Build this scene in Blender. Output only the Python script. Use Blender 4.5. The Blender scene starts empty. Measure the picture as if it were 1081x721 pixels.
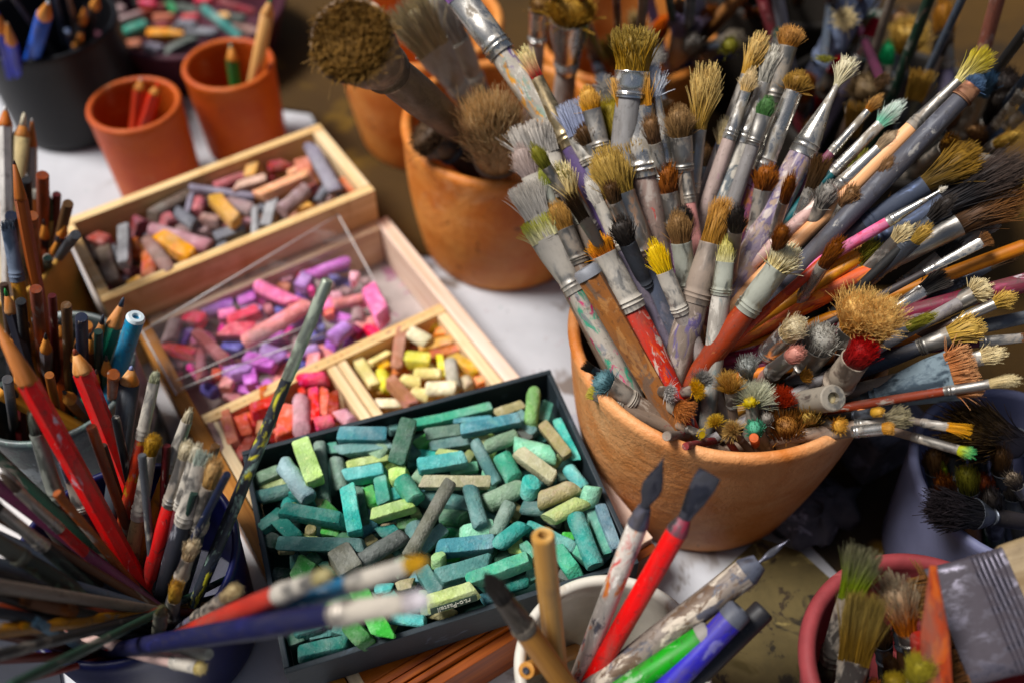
import bpy, math, random
import numpy as np
from mathutils import Vector, Matrix, noise as mnoise

SC = bpy.context.scene
COL = SC.collection
rng = np.random.default_rng(7)
random.seed(7)

# ------------------------------------------------------------------ camera model
F, TH, H = 1050.0, math.radians(50), 0.58          # focal length in photo pixels, downward pitch, height
CAM = np.array([0.0, 0.0, H])
ST, CT = math.sin(TH), math.cos(TH)

def ray(u, v):
    x, y = u - 540.5, -(v - 360.5)
    return np.array([x, F*CT + y*ST, -F*ST + y*CT])

def P(u, v, z):
    """world point of the given height seen at a photo pixel"""
    d = ray(u, v)
    return CAM + d*((z - H)/d[2])

def proj(p):
    q = np.asarray(p) - CAM
    d = q[1]*CT - q[2]*ST
    return 540.5 + F*q[0]/d, 360.5 - F*(q[1]*ST + q[2]*CT)/d, d

CROPS = dict(f=(0,0,1), g1=(250,430,7.207), g2=(380,400,7.207), g3=(510,390,7.207), g4=(250,520,7.207),
    g5=(380,490,7.207), g6=(510,470,7.207), g7=(290,600,7.207), g8=(420,560,7.207), b1=(70,220,7.207),
    b2=(160,170,7.207), b3=(250,130,7.207), p1=(150,300,7.207), p2=(210,260,7.207), p3=(310,250,7.207),
    y1=(350,330,6.006), r1=(200,380,6.006), A=(540,0,3.003), B=(780,0,3.003), C=(520,120,2.575),
    D=(760,160,3.003), E=(600,340,2.773), F=(800,300,2.772), Hh=(300,0,3.003), L=(0,360,1.997),
    M=(0,180,3.003), N=(480,470,2.845), O=(760,500,3.262), Q=(160,520,3.378), K=(740,370,5.547),
    J=(610,370,5.547), T1=(0,0,5.547), T2=(100,0,4.914), T3=(0,110,3.792), L4=(0,400,4.506), L5=(0,540,3.985),
    R1=(860,0,4.507), R2=(860,420,4.507), T5=(560,0,5.405))

def px(crop, p):
    a = CROPS[crop]
    return a[0] + p[0]/a[2], a[1] + p[1]/a[2]

# ------------------------------------------------------------------ colours
def lin(h):
    h = h.lstrip('#')
    out = []
    for i in (0, 2, 4):
        c = int(h[i:i+2], 16)/255
        out.append(c/12.92 if c <= .04045 else ((c + .055)/1.055)**2.4)
    c = np.array(out); g = c@np.array([.3, .55, .15])
    return np.clip(g + (c - g)*1.22, .002, 1)

def rgba(h, k=1.0):
    c = lin(h) if isinstance(h, str) else np.asarray(h)
    return tuple(np.clip(c*k, 0, 1)) + (1.0,)

# ------------------------------------------------------------------ materials
MATS = {}
class NT:
    def __init__(s, m):
        m.use_nodes = True
        s.t = m.node_tree; s.t.nodes.clear()
        s.out = s.n('ShaderNodeOutputMaterial')
    def n(s, typ, **kw):
        nd = s.t.nodes.new(typ)
        for k, v in kw.items():
            if k.startswith('i_'):
                nd.inputs[k[2:].replace('_', ' ')].default_value = v
            else: setattr(nd, k, v)
        return nd
    def l(s, a, b): s.t.links.new(a, b)
    def bsdf(s, **kw):
        b = s.n('ShaderNodeBsdfPrincipled')
        for k, v in kw.items(): b.inputs[k.replace('_', ' ')].default_value = v
        s.l(b.outputs[0], s.out.inputs['Surface'])
        return b
    def coords(s, scale=(1,1,1), jitter=True, kind='Object'):
        tc = s.n('ShaderNodeTexCoord')
        mp = s.n('ShaderNodeMapping'); mp.inputs['Scale'].default_value = scale
        s.l(tc.outputs[kind], mp.inputs['Vector'])
        if jitter:
            oi = s.n('ShaderNodeObjectInfo')
            mu = s.n('ShaderNodeMath', operation='MULTIPLY'); mu.inputs[1].default_value = 37.0
            s.l(oi.outputs['Random'], mu.inputs[0])
            cx = s.n('ShaderNodeCombineXYZ')
            for i in range(3): s.l(mu.outputs[0], cx.inputs[i])
            s.l(cx.outputs[0], mp.inputs['Location'])
        return mp.outputs[0]
    def noise(s, vec, scale, detail=4, rough=.6, dist=0.0):
        nd = s.n('ShaderNodeTexNoise')
        nd.inputs['Scale'].default_value = scale; nd.inputs['Detail'].default_value = detail
        nd.inputs['Roughness'].default_value = rough; nd.inputs['Distortion'].default_value = dist
        s.l(vec, nd.inputs['Vector'])
        return nd.outputs['Fac']
    def ramp(s, fac, pts, interp='LINEAR'):
        r = s.n('ShaderNodeValToRGB'); cr = r.color_ramp; cr.interpolation = interp
        while len(cr.elements) < len(pts): cr.elements.new(.5)
        for e, (p, c) in zip(cr.elements, pts):
            e.position = p; e.color = c if not isinstance(c, (int, float)) else (c, c, c, 1)
        s.l(fac, r.inputs[0])
        return r.outputs[0]
    def mix(s, fac, a, b, mode='MIX'):
        m = s.n('ShaderNodeMix', data_type='RGBA', blend_type=mode)
        for sock, val in ((m.inputs[0], fac), (m.inputs[6], a), (m.inputs[7], b)):
            if hasattr(val, 'is_output'): s.l(val, sock)
            else: sock.default_value = val
        return m.outputs[2]
    def bump(s, h, strength, dist, b):
        bp = s.n('ShaderNodeBump'); bp.inputs['Strength'].default_value = strength
        bp.inputs['Distance'].default_value = dist
        s.l(h, bp.inputs['Height']); s.l(bp.outputs[0], b.inputs['Normal'])

def newmat(key):
    m = bpy.data.materials.new(key); MATS[key] = m
    return NT(m), m

def mat_pastel(attr=False):
    key = 'pastel crumbs' if attr else 'pastel'
    if key in MATS: return MATS[key]
    t, m = newmat(key)
    b = t.bsdf(Roughness=.92, Specular_IOR_Level=.15)
    v = t.coords((1,1,1))
    oi = t.n('ShaderNodeAttribute', attribute_name='Col') if attr else t.n('ShaderNodeObjectInfo')
    n1 = t.noise(v, 170, 6, .7)
    n2 = t.noise(v, 620, 3, .6)
    n3 = t.noise(v, 60, 4, .6, .4)
    hs = t.n('ShaderNodeHueSaturation'); hs.inputs['Saturation'].default_value = .72; hs.inputs['Value'].default_value = 1.75
    t.l(oi.outputs['Color'], hs.inputs['Color'])
    hd = t.n('ShaderNodeHueSaturation'); hd.inputs['Saturation'].default_value = 1.1; hd.inputs['Value'].default_value = .6
    hd.inputs['Hue'].default_value = .515
    t.l(oi.outputs['Color'], hd.inputs['Color'])
    c = t.mix(t.ramp(n1, [(.5, 0), (.72, .65)]), oi.outputs['Color'], hs.outputs[0])
    c = t.mix(t.ramp(n3, [(.36, .75), (.56, 0)]), c, hd.outputs[0])
    hr = t.n('ShaderNodeHueSaturation'); hr.inputs['Hue'].default_value = .45; hr.inputs['Saturation'].default_value = .9; hr.inputs['Value'].default_value = 1.15
    t.l(oi.outputs['Color'], hr.inputs['Color'])
    c = t.mix(t.ramp(t.noise(v, 95, 5, .7, .8), [(.54, 0), (.64, .5)]), c, hr.outputs[0])
    c = t.mix(t.ramp(t.noise(v, 38, 5, .7, .3), [(.45, .0), (.7, .28)]), c, (.55, .56, .53, 1))
    c = t.mix(t.ramp(n2, [(.66, 0), (.74, .22)]), c, (.75, .75, .7, 1))
    t.l(c, b.inputs['Base Color'])
    mx = t.n('ShaderNodeMath', operation='ADD'); t.l(n1, mx.inputs[0]); t.l(n2, mx.inputs[1])
    t.bump(mx.outputs[0], .75, .0014, b)
    return m

def mat_paint(base, splats=(), amount=.4, scale=70, rough=.45, grain=.25, chip=None):
    key = 'paint %s %s %.2f %d %.2f' % (base, '-'.join(splats), amount, scale, rough)
    if key in MATS: return MATS[key]
    t, m = newmat(key)
    b = t.bsdf(Roughness=rough, Specular_IOR_Level=.35)
    v = t.coords((1,1,1)); vs = t.coords((1,1,.22))
    n0 = t.noise(vs, 160, 5, .65)
    c = t.mix(t.ramp(n0, [(.3, .9), (.62, 0)]), rgba(base), rgba(base, .62))
    c = t.mix(t.ramp(t.noise(v, 420, 3), [(.64, 0), (.72, .22 if lin(base).mean() > .06 else .08)]), c, rgba('#cfc6b8', .6))
    for i, s in enumerate(splats):
        mp = t.n('ShaderNodeMapping'); mp.inputs['Location'].default_value = (3.1*i+1, 7.7*i, 1.3*i)
        mp.inputs['Scale'].default_value = (1, 1, .45)
        t.l(v, mp.inputs['Vector'])
        ns = t.noise(mp.outputs[0], scale*(1.5+.5*i), 5, .62, .8)
        th = .655 - .17*amount
        c = t.mix(t.ramp(ns, [(th-.01, 0), (th+.05, .92)]), c, rgba(s))
    gk = .25 if lin(base).mean() < .06 else 1.0
    # years of studio grime and worn patches
    c = t.mix(t.ramp(t.noise(vs, 95, 6, .7, .6), [(.47, 0), (.68, .55*gk)]), c, rgba('#6d6258', .7))
    c = t.mix(t.ramp(t.noise(v, 210, 6, .7, .4), [(.56, 0), (.66, .5)]), c, rgba('#2e2824'))
    t.l(c, b.inputs['Base Color'])
    t.l(t.ramp(n0, [(.3, min(1, rough+.25)), (.7, rough)]), b.inputs['Roughness'])
    t.bump(n0, .35, .0006, b)
    return m

def mat_wood(base, dark, scale=1.0, rough=.5, along=2, stain=None):
    key = 'wood %s %s %.2f %d %s' % (base, dark, scale, along, stain)
    if key in MATS: return MATS[key]
    t, m = newmat(key)
    b = t.bsdf(Roughness=rough, Specular_IOR_Level=.3)
    sc = [1, 1, 1]; sc[along] = .045
    v = t.coords(tuple(sc))
    n1 = t.noise(v, 190*scale, 5, .6, .5)
    n2 = t.noise(v, 620*scale, 3, .6)
    c = t.mix(t.ramp(n1, [(.36, 0), (.64, 1)]), rgba(base), rgba(dark))
    c = t.mix(t.ramp(n2, [(.5, 0), (.75, .45)]), c, rgba(dark, .7))
    if stain:
        v2 = t.coords((1,1,1))
        c = t.mix(t.ramp(t.noise(v2, 34, 5, .65, .5), [(.52, 0), (.72, .7)]), c, rgba(stain))
    t.l(c, b.inputs['Base Color'])
    t.bump(n2, .3, .0005, b)
    return m

def mat_metal(col, rough=.32, grime='#6d675e', amount=.5, metallic=.9):
    key = 'metal %s %.2f %s %.2f %.2f' % (col, rough, grime, amount, metallic)
    if key in MATS: return MATS[key]
    t, m = newmat(key)
    b = t.bsdf(Roughness=rough, Metallic=metallic)
    v = t.coords((1,1,.5))
    n1 = t.noise(v, 120, 5, .65, .4); n2 = t.noise(v, 500, 3)
    th = .68 - .26*amount
    g = t.ramp(n1, [(th-.05, 0), (th+.06, 1)])
    c = t.mix(g, rgba(col), rgba(grime))
    c = t.mix(t.ramp(n2, [(.5, 0), (.8, .35)]), c, rgba(grime, .6))
    t.l(c, b.inputs['Base Color'])
    t.l(t.ramp(g, [(0, rough), (1, .75)]), b.inputs['Roughness'])
    t.l(t.ramp(g, [(0, metallic), (1, .05)]), b.inputs['Metallic'])
    t.bump(n2, .25, .0004, b)
    return m

def mat_hair(rough=.6):
    if 'hair' in MATS: return MATS['hair']
    t, m = newmat('hair')
    b = t.bsdf(Roughness=rough, Specular_IOR_Level=.25)
    a = t.n('ShaderNodeAttribute', attribute_name='Col')
    t.l(a.outputs['Color'], b.inputs['Base Color'])
    return m

def mat_clay(base, pale, ridges=True, rough=.52):
    key = 'clay %s %s' % (base, pale)
    if key in MATS: return MATS[key]
    t, m = newmat(key)
    b = t.bsdf(Roughness=rough, Specular_IOR_Level=.4)
    v = t.coords((1,1,1)); vz = t.coords((.25,.25,1.6))
    n1 = t.noise(v, 22, 6, .62, .4); n2 = t.noise(vz, 70, 5, .65); n3 = t.noise(v, 260, 4, .7)
    c = t.mix(t.ramp(n1, [(.35, 0), (.68, 1)]), rgba(base), rgba(pale))
    c = t.mix(t.ramp(n2, [(.38, .10), (.6, 0)]), c, rgba(base, .65))
    c = t.mix(t.ramp(t.noise(v, 16, 7, .7, .8), [(.56, 0), (.74, .5)]), c, rgba('#dcbf9c'))
    c = t.mix(t.ramp(t.noise(v, 95, 3, .6, .3), [(.68, 0), (.73, .75)]), c, rgba(base, .3))
    c = t.mix(t.ramp(n3, [(.62, 0), (.75, .3)]), c, rgba(pale, 1.2))
    t.l(c, b.inputs['Base Color'])
    w = t.n('ShaderNodeTexWave', bands_direction='Z'); w.inputs['Scale'].default_value = 42
    w.inputs['Distortion'].default_value = 5; w.inputs['Detail'].default_value = 4; w.inputs['Detail Scale'].default_value = 3.0
    t.l(t.coords((1,1,1)), w.inputs['Vector'])
    a = t.n('ShaderNodeMath', operation='MULTIPLY_ADD'); a.inputs[1].default_value = .05
    t.l(w.outputs['Fac'], a.inputs[0]); t.l(n3, a.inputs[2])
    a2 = t.n('ShaderNodeMath', operation='ADD'); t.l(a.outputs[0], a2.inputs[0]); t.l(t.noise(v, 110, 4, .6, .3), a2.inputs[1])
    t.bump(a2.outputs[0], .45, .0022, b)
    return m

def mat_plain(base, rough=.6, var=.3, scale=40, spots=None, amount=.4, bump=.2, spec=.3, coat=0.0):
    key = 'plain %s %.2f %.2f %s %.2f' % (base, rough, var, spots, amount)
    if key in MATS: return MATS[key]
    t, m = newmat(key)
    b = t.bsdf(Roughness=rough, Specular_IOR_Level=spec, Coat_Weight=coat)
    v = t.coords((1,1,1))
    n1 = t.noise(v, scale, 6, .65, .3); n2 = t.noise(v, scale*9, 4, .65)
    c = t.mix(t.ramp(n1, [(.35, 1), (.65, 0)]), rgba(base), rgba(base, 1-var))
    c = t.mix(t.ramp(n2, [(.55, 0), (.75, .4)]), c, rgba(base, 1-.8*var))
    for i, s in enumerate(spots or ()):
        mp = t.n('ShaderNodeMapping'); mp.inputs['Location'].default_value = (5.3*i+2, 2.7*i, 4.1*i)
        t.l(v, mp.inputs['Vector'])
        th = .68 - .2*amount
        c = t.mix(t.ramp(t.noise(mp.outputs[0], scale*(.7+.6*i), 4, .6, .5), [(th, 0), (th+.05, .9)]), c, rgba(s))
    t.l(c, b.inputs['Base Color'])
    t.bump(n2, bump, .001, b)
    return m

def mat_plastic_clear():
    t, m = newmat('clear plastic')
    tr = t.n('ShaderNodeBsdfTransparent'); tr.inputs[0].default_value = (.975, .97, .97, 1)
    gl = t.n('ShaderNodeBsdfGlossy'); gl.inputs['Roughness'].default_value = .06
    df = t.n('ShaderNodeBsdfDiffuse'); df.inputs[0].default_value = (.8, .75, .75, 1)
    fr = t.n('ShaderNodeFresnel'); fr.inputs[0].default_value = 1.5
    v = t.coords((.3, 1, 1))
    n = t.noise(v, 60, 6, .7, .6)
    ms = t.n('ShaderNodeMixShader'); t.l(t.ramp(n, [(.52, .005), (.78, .08)]), ms.inputs[0])
    t.l(tr.outputs[0], ms.inputs[1]); t.l(df.outputs[0], ms.inputs[2])
    ge = t.n('ShaderNodeNewGeometry'); fm = t.n('ShaderNodeMath', operation='SUBTRACT'); fm.use_clamp = True
    t.l(fr.outputs[0], fm.inputs[0]); t.l(ge.outputs['Backfacing'], fm.inputs[1])
    m2 = t.n('ShaderNodeMixShader'); t.l(fm.outputs[0], m2.inputs[0])
    t.l(ms.outputs[0], m2.inputs[1]); t.l(gl.outputs[0], m2.inputs[2])
    t.l(m2.outputs[0], t.out.inputs['Surface'])
    return m

# ------------------------------------------------------------------ meshes
def mkmesh(name, verts, faces, smooth=True, cols=None, sharp=None):
    me = bpy.data.meshes.new(name)
    me.from_pydata([tuple(v) for v in verts], [], [tuple(f) for f in faces])
    if smooth: me.polygons.foreach_set('use_smooth', [True]*len(me.polygons))
    if sharp is not None: me.set_sharp_from_angle(angle=math.radians(sharp))
    if cols is not None:
        a = me.color_attributes.new('Col', 'FLOAT_COLOR', 'POINT')
        c = np.ones((len(verts), 4), np.float32); c[:, :3] = cols
        a.data.foreach_set('color', c.ravel())
    me.update()
    return me

def obj(name, me, mat, parent=None, M=None):
    o = bpy.data.objects.new(name, me); COL.objects.link(o)
    if mat is not None and me is not None and not me.materials: me.materials.append(mat)
    if parent is not None: o.parent = parent
    if M is not None:
        if parent is None: o.matrix_world = M
        else: o.matrix_local = M
    return o

def tag(o, label=None, cat=None, group=None, kind=None):
    if label: o['label'] = label
    if cat: o['category'] = cat
    if group: o['group'] = group
    if kind: o['kind'] = kind
    return o

def empty(name, M=None, **kw):
    o = bpy.data.objects.new(name, None); COL.objects.link(o)
    o.empty_display_size = .02
    if M is not None: o.matrix_world = M
    tag(o, **kw)
    return o

def loft(secs, seg=20, cap0=True, cap1=True, power=2.0, wob=0.0, closed_ring=False, seed=0):
    """secs: (z, rx, ry[, ox, oy]); superellipse cross-sections of the given power"""
    V = []; Fc = []
    ang = np.linspace(0, 2*math.pi, seg, endpoint=False)
    ca, sa = np.cos(ang), np.sin(ang)
    e = 2.0/power
    cx = np.sign(ca)*np.abs(ca)**e; sy = np.sign(sa)*np.abs(sa)**e
    for s in secs:
        z, rx, ry = s[:3]; ox, oy = (s[3], s[4]) if len(s) > 4 else (0, 0)
        for k in range(seg): V.append([ox + rx*cx[k], oy + ry*sy[k], z])
    n = len(secs)
    for i in range(n-1):
        for k in range(seg):
            k2 = (k+1) % seg
            Fc.append((i*seg+k, i*seg+k2, (i+1)*seg+k2, (i+1)*seg+k))
    if cap0: Fc.append(tuple(range(seg-1, -1, -1)))
    if cap1: Fc.append(tuple((n-1)*seg + k for k in range(seg)))
    V = np.array(V, float)
    if wob:
        off = Vector((seed*1.7, seed*.9, seed*2.3))
        for i in range(len(V)):
            p = Vector(V[i])
            d = mnoise.noise_vector(p*90 + off)
            V[i] += np.array(d)*wob
    return V, Fc

def box_mesh(boxes, bevel=.0008):
    """several axis-aligned boxes (x0,x1,y0,y1,z0,z1) as one mesh with bevelled edges"""
    import bmesh
    bm = bmesh.new()
    for b in boxes:
        x0, x1, y0, y1, z0, z1 = b
        vs = [bm.verts.new((x, y, z)) for z in (z0, z1) for y in (y0, y1) for x in (x0, x1)]
        for f in ((0,2,3,1), (4,5,7,6), (0,1,5,4), (2,6,7,3), (0,4,6,2), (1,3,7,5)):
            bm.faces.new([vs[i] for i in f])
    if bevel:
        bmesh.ops.bevel(bm, geom=list(bm.edges), offset=bevel, segments=2, affect='EDGES', profile=.6)
    me = bpy.data.meshes.new('boxes'); bm.to_mesh(me); bm.free()
    return me

def prism_mesh(pts, z0, z1, bevel=.0006):
    """polygon outline (x,y) given real thickness"""
    import bmesh
    bm = bmesh.new()
    lo = [bm.verts.new((p[0], p[1], z0)) for p in pts]; hi = [bm.verts.new((p[0], p[1], z1)) for p in pts]
    n = len(pts)
    bm.faces.new(lo[::-1]); bm.faces.new(hi)
    for i in range(n): bm.faces.new((lo[i], lo[(i+1) % n], hi[(i+1) % n], hi[i]))
    bmesh.ops.recalc_face_normals(bm, faces=list(bm.faces))
    if bevel: bmesh.ops.bevel(bm, geom=list(bm.edges), offset=bevel, segments=2, affect='EDGES')
    me = bpy.data.meshes.new('prism'); bm.to_mesh(me); bm.free()
    return me

def lathe_vessel(R, Rb, h, th, lip=.003, seg=72, rnd=.006, belly=0.0, wob=0.0, floor=.006):
    """open pot: outer wall, rounded lip, inner wall, floor"""
    secs = [(0, Rb-rnd, Rb-rnd), (rnd*.3, Rb-rnd*.3, Rb-rnd*.3), (rnd, Rb, Rb)]
    for i in range(1, 13):
        t = i/13; r = Rb + (R-Rb)*t + belly*math.sin(math.pi*t)
        secs.append((rnd + (h-lip-rnd)*t, r, r))
    rm = R - th/2
    for a in np.linspace(0, math.pi, 7):
        r = rm + (th/2 + lip*.25)*math.cos(a); secs.append((h - lip + lip*math.sin(a), r, r))
    for i in range(1, 10):
        t = 1 - i/10; r = Rb + (R-Rb)*t + belly*math.sin(math.pi*t) - th
        secs.append((floor + (h-lip-floor)*t, r, r))
    secs.append((floor, .002, .002))
    return loft(secs, seg, True, True, wob=wob, seed=random.random()*9)

# ------------------------------------------------------------------ bristles
def bristle_arrays(L, wf, tf, wb, tb, n, splay=.1, frizz=.0, dome=.25, base='#8a6a3c', tip='#c9a565', vary=.3,
                   sr=.00035, clump=0, z0=0.0, tipband=.45, flat_top=False, tilt=0.0, pts=6, holes=None):
    """strands as tapered three-sided tubes. wf,tf: width, thickness at the ferrule; wb,tb: at the tip"""
    a = rng.uniform(0, 2*math.pi, n); r = np.sqrt(rng.uniform(0, 1, n))
    ca, sa = r*np.cos(a), r*np.sin(a)
    if holes:
        x_, y_ = r*np.cos(a), r*np.sin(a); keep = np.ones(n, bool)
        for hx_, hy_, hr_ in holes: keep &= (x_-hx_)**2 + (y_-hy_)**2 > hr_**2
        a, r, ca, sa = a[keep], r[keep], ca[keep], sa[keep]; n = len(a)
    if flat_top:
        ca = rng.uniform(-1, 1, n); sa = rng.uniform(-1, 1, n); r = np.maximum(np.abs(ca), np.abs(sa))*.8
    root = np.stack([ca*wf/2*.93, sa*tf/2*.93, np.zeros(n)], 1)
    Ls = L*(1 - dome*r**2)*rng.uniform(.74, 1.07, n)
    tx = ca*wb/2 + rng.normal(0, splay*wb*.22, n); ty = sa*tb/2 + rng.normal(0, splay*wb*.22, n)
    st = rng.random(n) < .07; tx = np.where(st, tx*1.45 + rng.normal(0, wb*.06, n), tx); ty = np.where(st, ty*1.45 + rng.normal(0, wb*.06, n), ty)
    if clump:
        cc = rng.uniform(-1, 1, (clump, 2)); ids = rng.integers(0, clump, n)
        tx = tx*.55 + .45*(cc[ids, 0]*wb/2); ty = ty*.55 + .45*(cc[ids, 1]*tb/2)
    tx = tx + tilt*L
    lat = np.sqrt((tx-root[:,0])**2 + (ty-root[:,1])**2)
    tz = np.sqrt(np.maximum(Ls**2 - np.minimum(lat, Ls*.97)**2, (Ls*.25)**2))
    tipp = np.stack([tx, ty, tz], 1)
    T = np.linspace(0, 1, pts)
    ctr = np.zeros((n, pts, 3))
    ph = rng.uniform(0, 6.28, (n, 2)); fq = rng.uniform(3, 8, (n, 2))
    for j, t in enumerate(T):
        q = root*(1-t) + tipp*t
        e = t**1.5
        q[:, :2] = root[:, :2]*(1-e) + tipp[:, :2]*e
        if frizz:
            q[:, 0] += frizz*wb*.25*np.sin(fq[:,0]*t + ph[:,0])*t**.7
            q[:, 1] += frizz*wb*.25*np.sin(fq[:,1]*t + ph[:,1])*t**.7
        ctr[:, j] = q
    rad = sr*(1 - .62*T**1.6)
    dirs = tipp - root; dirs /= np.linalg.norm(dirs, axis=1)[:, None]
    up = np.where(np.abs(dirs[:, 2:3]) < .9, np.array([[0, 0, 1.]]), np.array([[1., 0, 0]]))
    s1 = np.cross(dirs, up); s1 /= np.linalg.norm(s1, axis=1)[:, None]; s2 = np.cross(dirs, s1)
    V = np.zeros((n, pts, 3, 3))
    a0 = rng.uniform(0, 6.28, n)
    for k in range(3):
        an = a0 + k*2*math.pi/3
        off = s1*np.cos(an)[:, None] + s2*np.sin(an)[:, None]
        V[:, :, k] = ctr + off[:, None]*rad[None, :, None]
    V[..., 2] += z0
    cb, ct = lin(base), lin(tip)
    tt = np.clip((T - (1-tipband))/max(tipband, 1e-3)*.9 + .1, 0, 1)
    br = rng.normal(1, vary*.6, n).clip(.45, 1.6)
    C = (cb[None, None]*(1-tt)[None, :, None] + ct[None, None]*tt[None, :, None])*br[:, None, None]
    C = np.repeat(C[:, :, None], 3, 2)
    base_i = (np.arange(n)*pts*3)[:, None, None]
    j = np.arange(pts-1)[None, :, None]; k = np.arange(3)[None, None, :]
    k2 = (k+1) % 3
    Fq = np.stack([base_i + j*3 + k, base_i + j*3 + k2, base_i + (j+1)*3 + k2, base_i + (j+1)*3 + k], -1).reshape(-1, 4)
    return V.reshape(-1, 3), Fq, np.clip(C.reshape(-1, 3), 0, 1)

def fast_mesh(name, V, Fq, C, extra=None):
    """quads (numpy) plus an optional core loft, one mesh with colours"""
    faces_extra = []
    if extra is not None:
        V2, F2, C2 = extra
        off = len(V); V = np.concatenate([V, V2]); C = np.concatenate([C, C2])
        faces_extra = [tuple(i+off for i in f) for f in F2]
    me = bpy.data.meshes.new(name)
    nq = len(Fq); tot = nq*4 + sum(len(f) for f in faces_extra)
    me.vertices.add(len(V)); me.vertices.foreach_set('co', np.asarray(V, np.float32).ravel())
    me.loops.add(tot); me.polygons.add(nq + len(faces_extra))
    li = np.concatenate([Fq.ravel()] + [np.array(f) for f in faces_extra]).astype(np.int32)
    ls = np.concatenate([np.arange(nq)*4, nq*4 + np.cumsum([0] + [len(f) for f in faces_extra])[:-1]]).astype(np.int32)
    me.loops.foreach_set('vertex_index', li)
    me.polygons.foreach_set('loop_start', ls)
    me.polygons.foreach_set('use_smooth', np.ones(nq + len(faces_extra), bool))
    me.update(calc_edges=True)
    a = me.color_attributes.new('Col', 'FLOAT_COLOR', 'POINT')
    c4 = np.ones((len(V), 4), np.float32); c4[:, :3] = C
    a.data.foreach_set('color', c4.ravel())
    me.validate()
    return me
# ------------------------------------------------------------------ things that stand in holders
HOLD = dict(
    pot=dict(c=(.126,.381), R=.0870, Rb=.069, h=.14, z0=.010),
    clay2=dict(c=(-.006,.604), R=.070, Rb=.062, h=.12, z0=.010),
    clay3=dict(c=(-.078,.738), R=.064, Rb=.054, h=.12, z0=.010),
    cup1=dict(c=(-.305,.662), R=.033, Rb=.031, h=.09, z0=.008),
    cup2=dict(c=(-.239,.717), R=.034, Rb=.031, h=.09, z0=.008),
    mug=dict(c=(.050,.195), R=.044, Rb=.041, h=.10, z0=.008),
    jar=dict(c=(-.285,.377), R=.049, Rb=.047, h=.10, z0=.008),
    can=dict(c=(-.357,.475), R=.050, Rb=.049, h=.105, z0=.006),
    tub=dict(c=(-.207,.253), R=.057, Rb=.050, h=.10, z0=.008),
    black=dict(c=(-.405,.765), R=.058, Rb=.055, h=.10, z0=.008),
    bucket=dict(c=(.290,.306), R=.057, Rb=.048, h=.10, z0=.008),
    pink=dict(c=(.209,.192), R=.058, Rb=.042, h=.10, z0=.016),
    back1=dict(c=(.095,.735), R=.070, Rb=.06, h=.11, z0=.010),
    back2=dict(c=(.285,.615), R=.080, Rb=.07, h=.12, z0=.010),
    back3=dict(c=(.245,.80), R=.070, Rb=.06, h=.12, z0=.010),
)
WARN = []

def axis(hold, tip, low, zt, s=.45, zE=None, rf=.80, dep=None):
    """tip point and base point of a rod whose picture runs from tip through low and that stands in its holder"""
    h = HOLD[hold]
    T = P(tip[0], tip[1], zt)
    zE = zE if zE is not None else h['h'] - .02
    n = np.cross(ray(*tip), ray(*low))
    k = n[2]*(zE - H)                                   # n.x*x + n.y*y + k = 0
    cx, cy = h['c']; nn = math.hypot(n[0], n[1])
    dist = (n[0]*cx + n[1]*cy + k)/nn
    foot = np.array([cx - n[0]/nn*dist, cy - n[1]/nn*dist])
    r = h['R']*rf
    if abs(dist) < r:
        half = math.sqrt(r*r - dist*dist)
        dr = np.array([-n[1], n[0]])/nn
        g = (P(low[0], low[1], zE) - P(tip[0], tip[1], zE))[:2]
        if np.dot(g, dr) < 0: dr = -dr
        if s is None:
            lw = P(low[0], low[1], zE)[:2]
            e2 = foot + dr*np.clip(np.dot(lw - foot, dr), -half, half)
        else: e2 = foot + dr*half*(2*s - 1)
    else:
        v = foot - np.array([cx, cy]); e2 = np.array([cx, cy]) + v/np.linalg.norm(v)*r
        WARN.append((hold, tip, round(dist, 3)))
    E = np.array([e2[0], e2[1], zE])
    d = (E - T)/np.linalg.norm(E - T)
    B = E.copy()
    for i in range(400):
        q = B + d*.001
        f = (q[2] - h['z0'])/(h['h'] - h['z0'])
        Ri = h['Rb'] + (h['R'] - h['Rb'])*max(0, f)
        if q[2] < h['z0'] + .002 or (q[2] < zE-.002 and math.hypot(q[0]-cx, q[1]-cy) > Ri*.93): break
        B = q
    return T, B

def frame(T, B, roll=0.0):
    z = (T - B)/np.linalg.norm(T - B)
    v = CAM - (T + B)/2
    y = v - z*np.dot(v, z); y /= np.linalg.norm(y)
    x = np.cross(y, z)
    if roll:
        c, s = math.cos(roll), math.sin(roll)
        x, y = x*c + y*s, y*c - x*s
    M = Matrix.Identity(4)
    for i in range(3):
        M[i][0], M[i][1], M[i][2], M[i][3] = x[i], y[i], z[i], B[i]
    return M

def along(T, B, q):
    """distance from B of the axis point pictured nearest to pixel q, and its depth"""
    best = None
    for t in np.linspace(0, 1, 401):
        p = B + (T - B)*t
        u, v, d = proj(p)
        e = (u - q[0])**2 + (v - q[1])**2
        if best is None or e < best[0]: best = (e, t, d)
    return best[1]*np.linalg.norm(T - B), best[2]

FER = dict(steel=('#bdbab4', .27, '#857c70', .5), dull=('#98948e', .40, '#857c72', .5), dirty=('#86827c', .45, '#8a8074', .6),
           brass=('#a8977a', .3, '#7a6f5c', .5), dark=('#5d6168', .45, '#3c3f45', .6), navy=('#3c4354', .5, '#343a48', .9),
           chalk=('#a5a19a', .5, '#b0a99e', .85), tin=('#d6d4d0', .22, '#a5a098', .2), green=('#a09e90', .42, '#94958a', .85))

def fer_mat(k):
    c = FER[k] if isinstance(k, str) else k
    return mat_metal(c[0], c[1], c[2], c[3])

def handle_mat(h):
    if h[0] == 'wood': return mat_wood(*h[1:])
    return mat_paint(*h)

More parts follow.
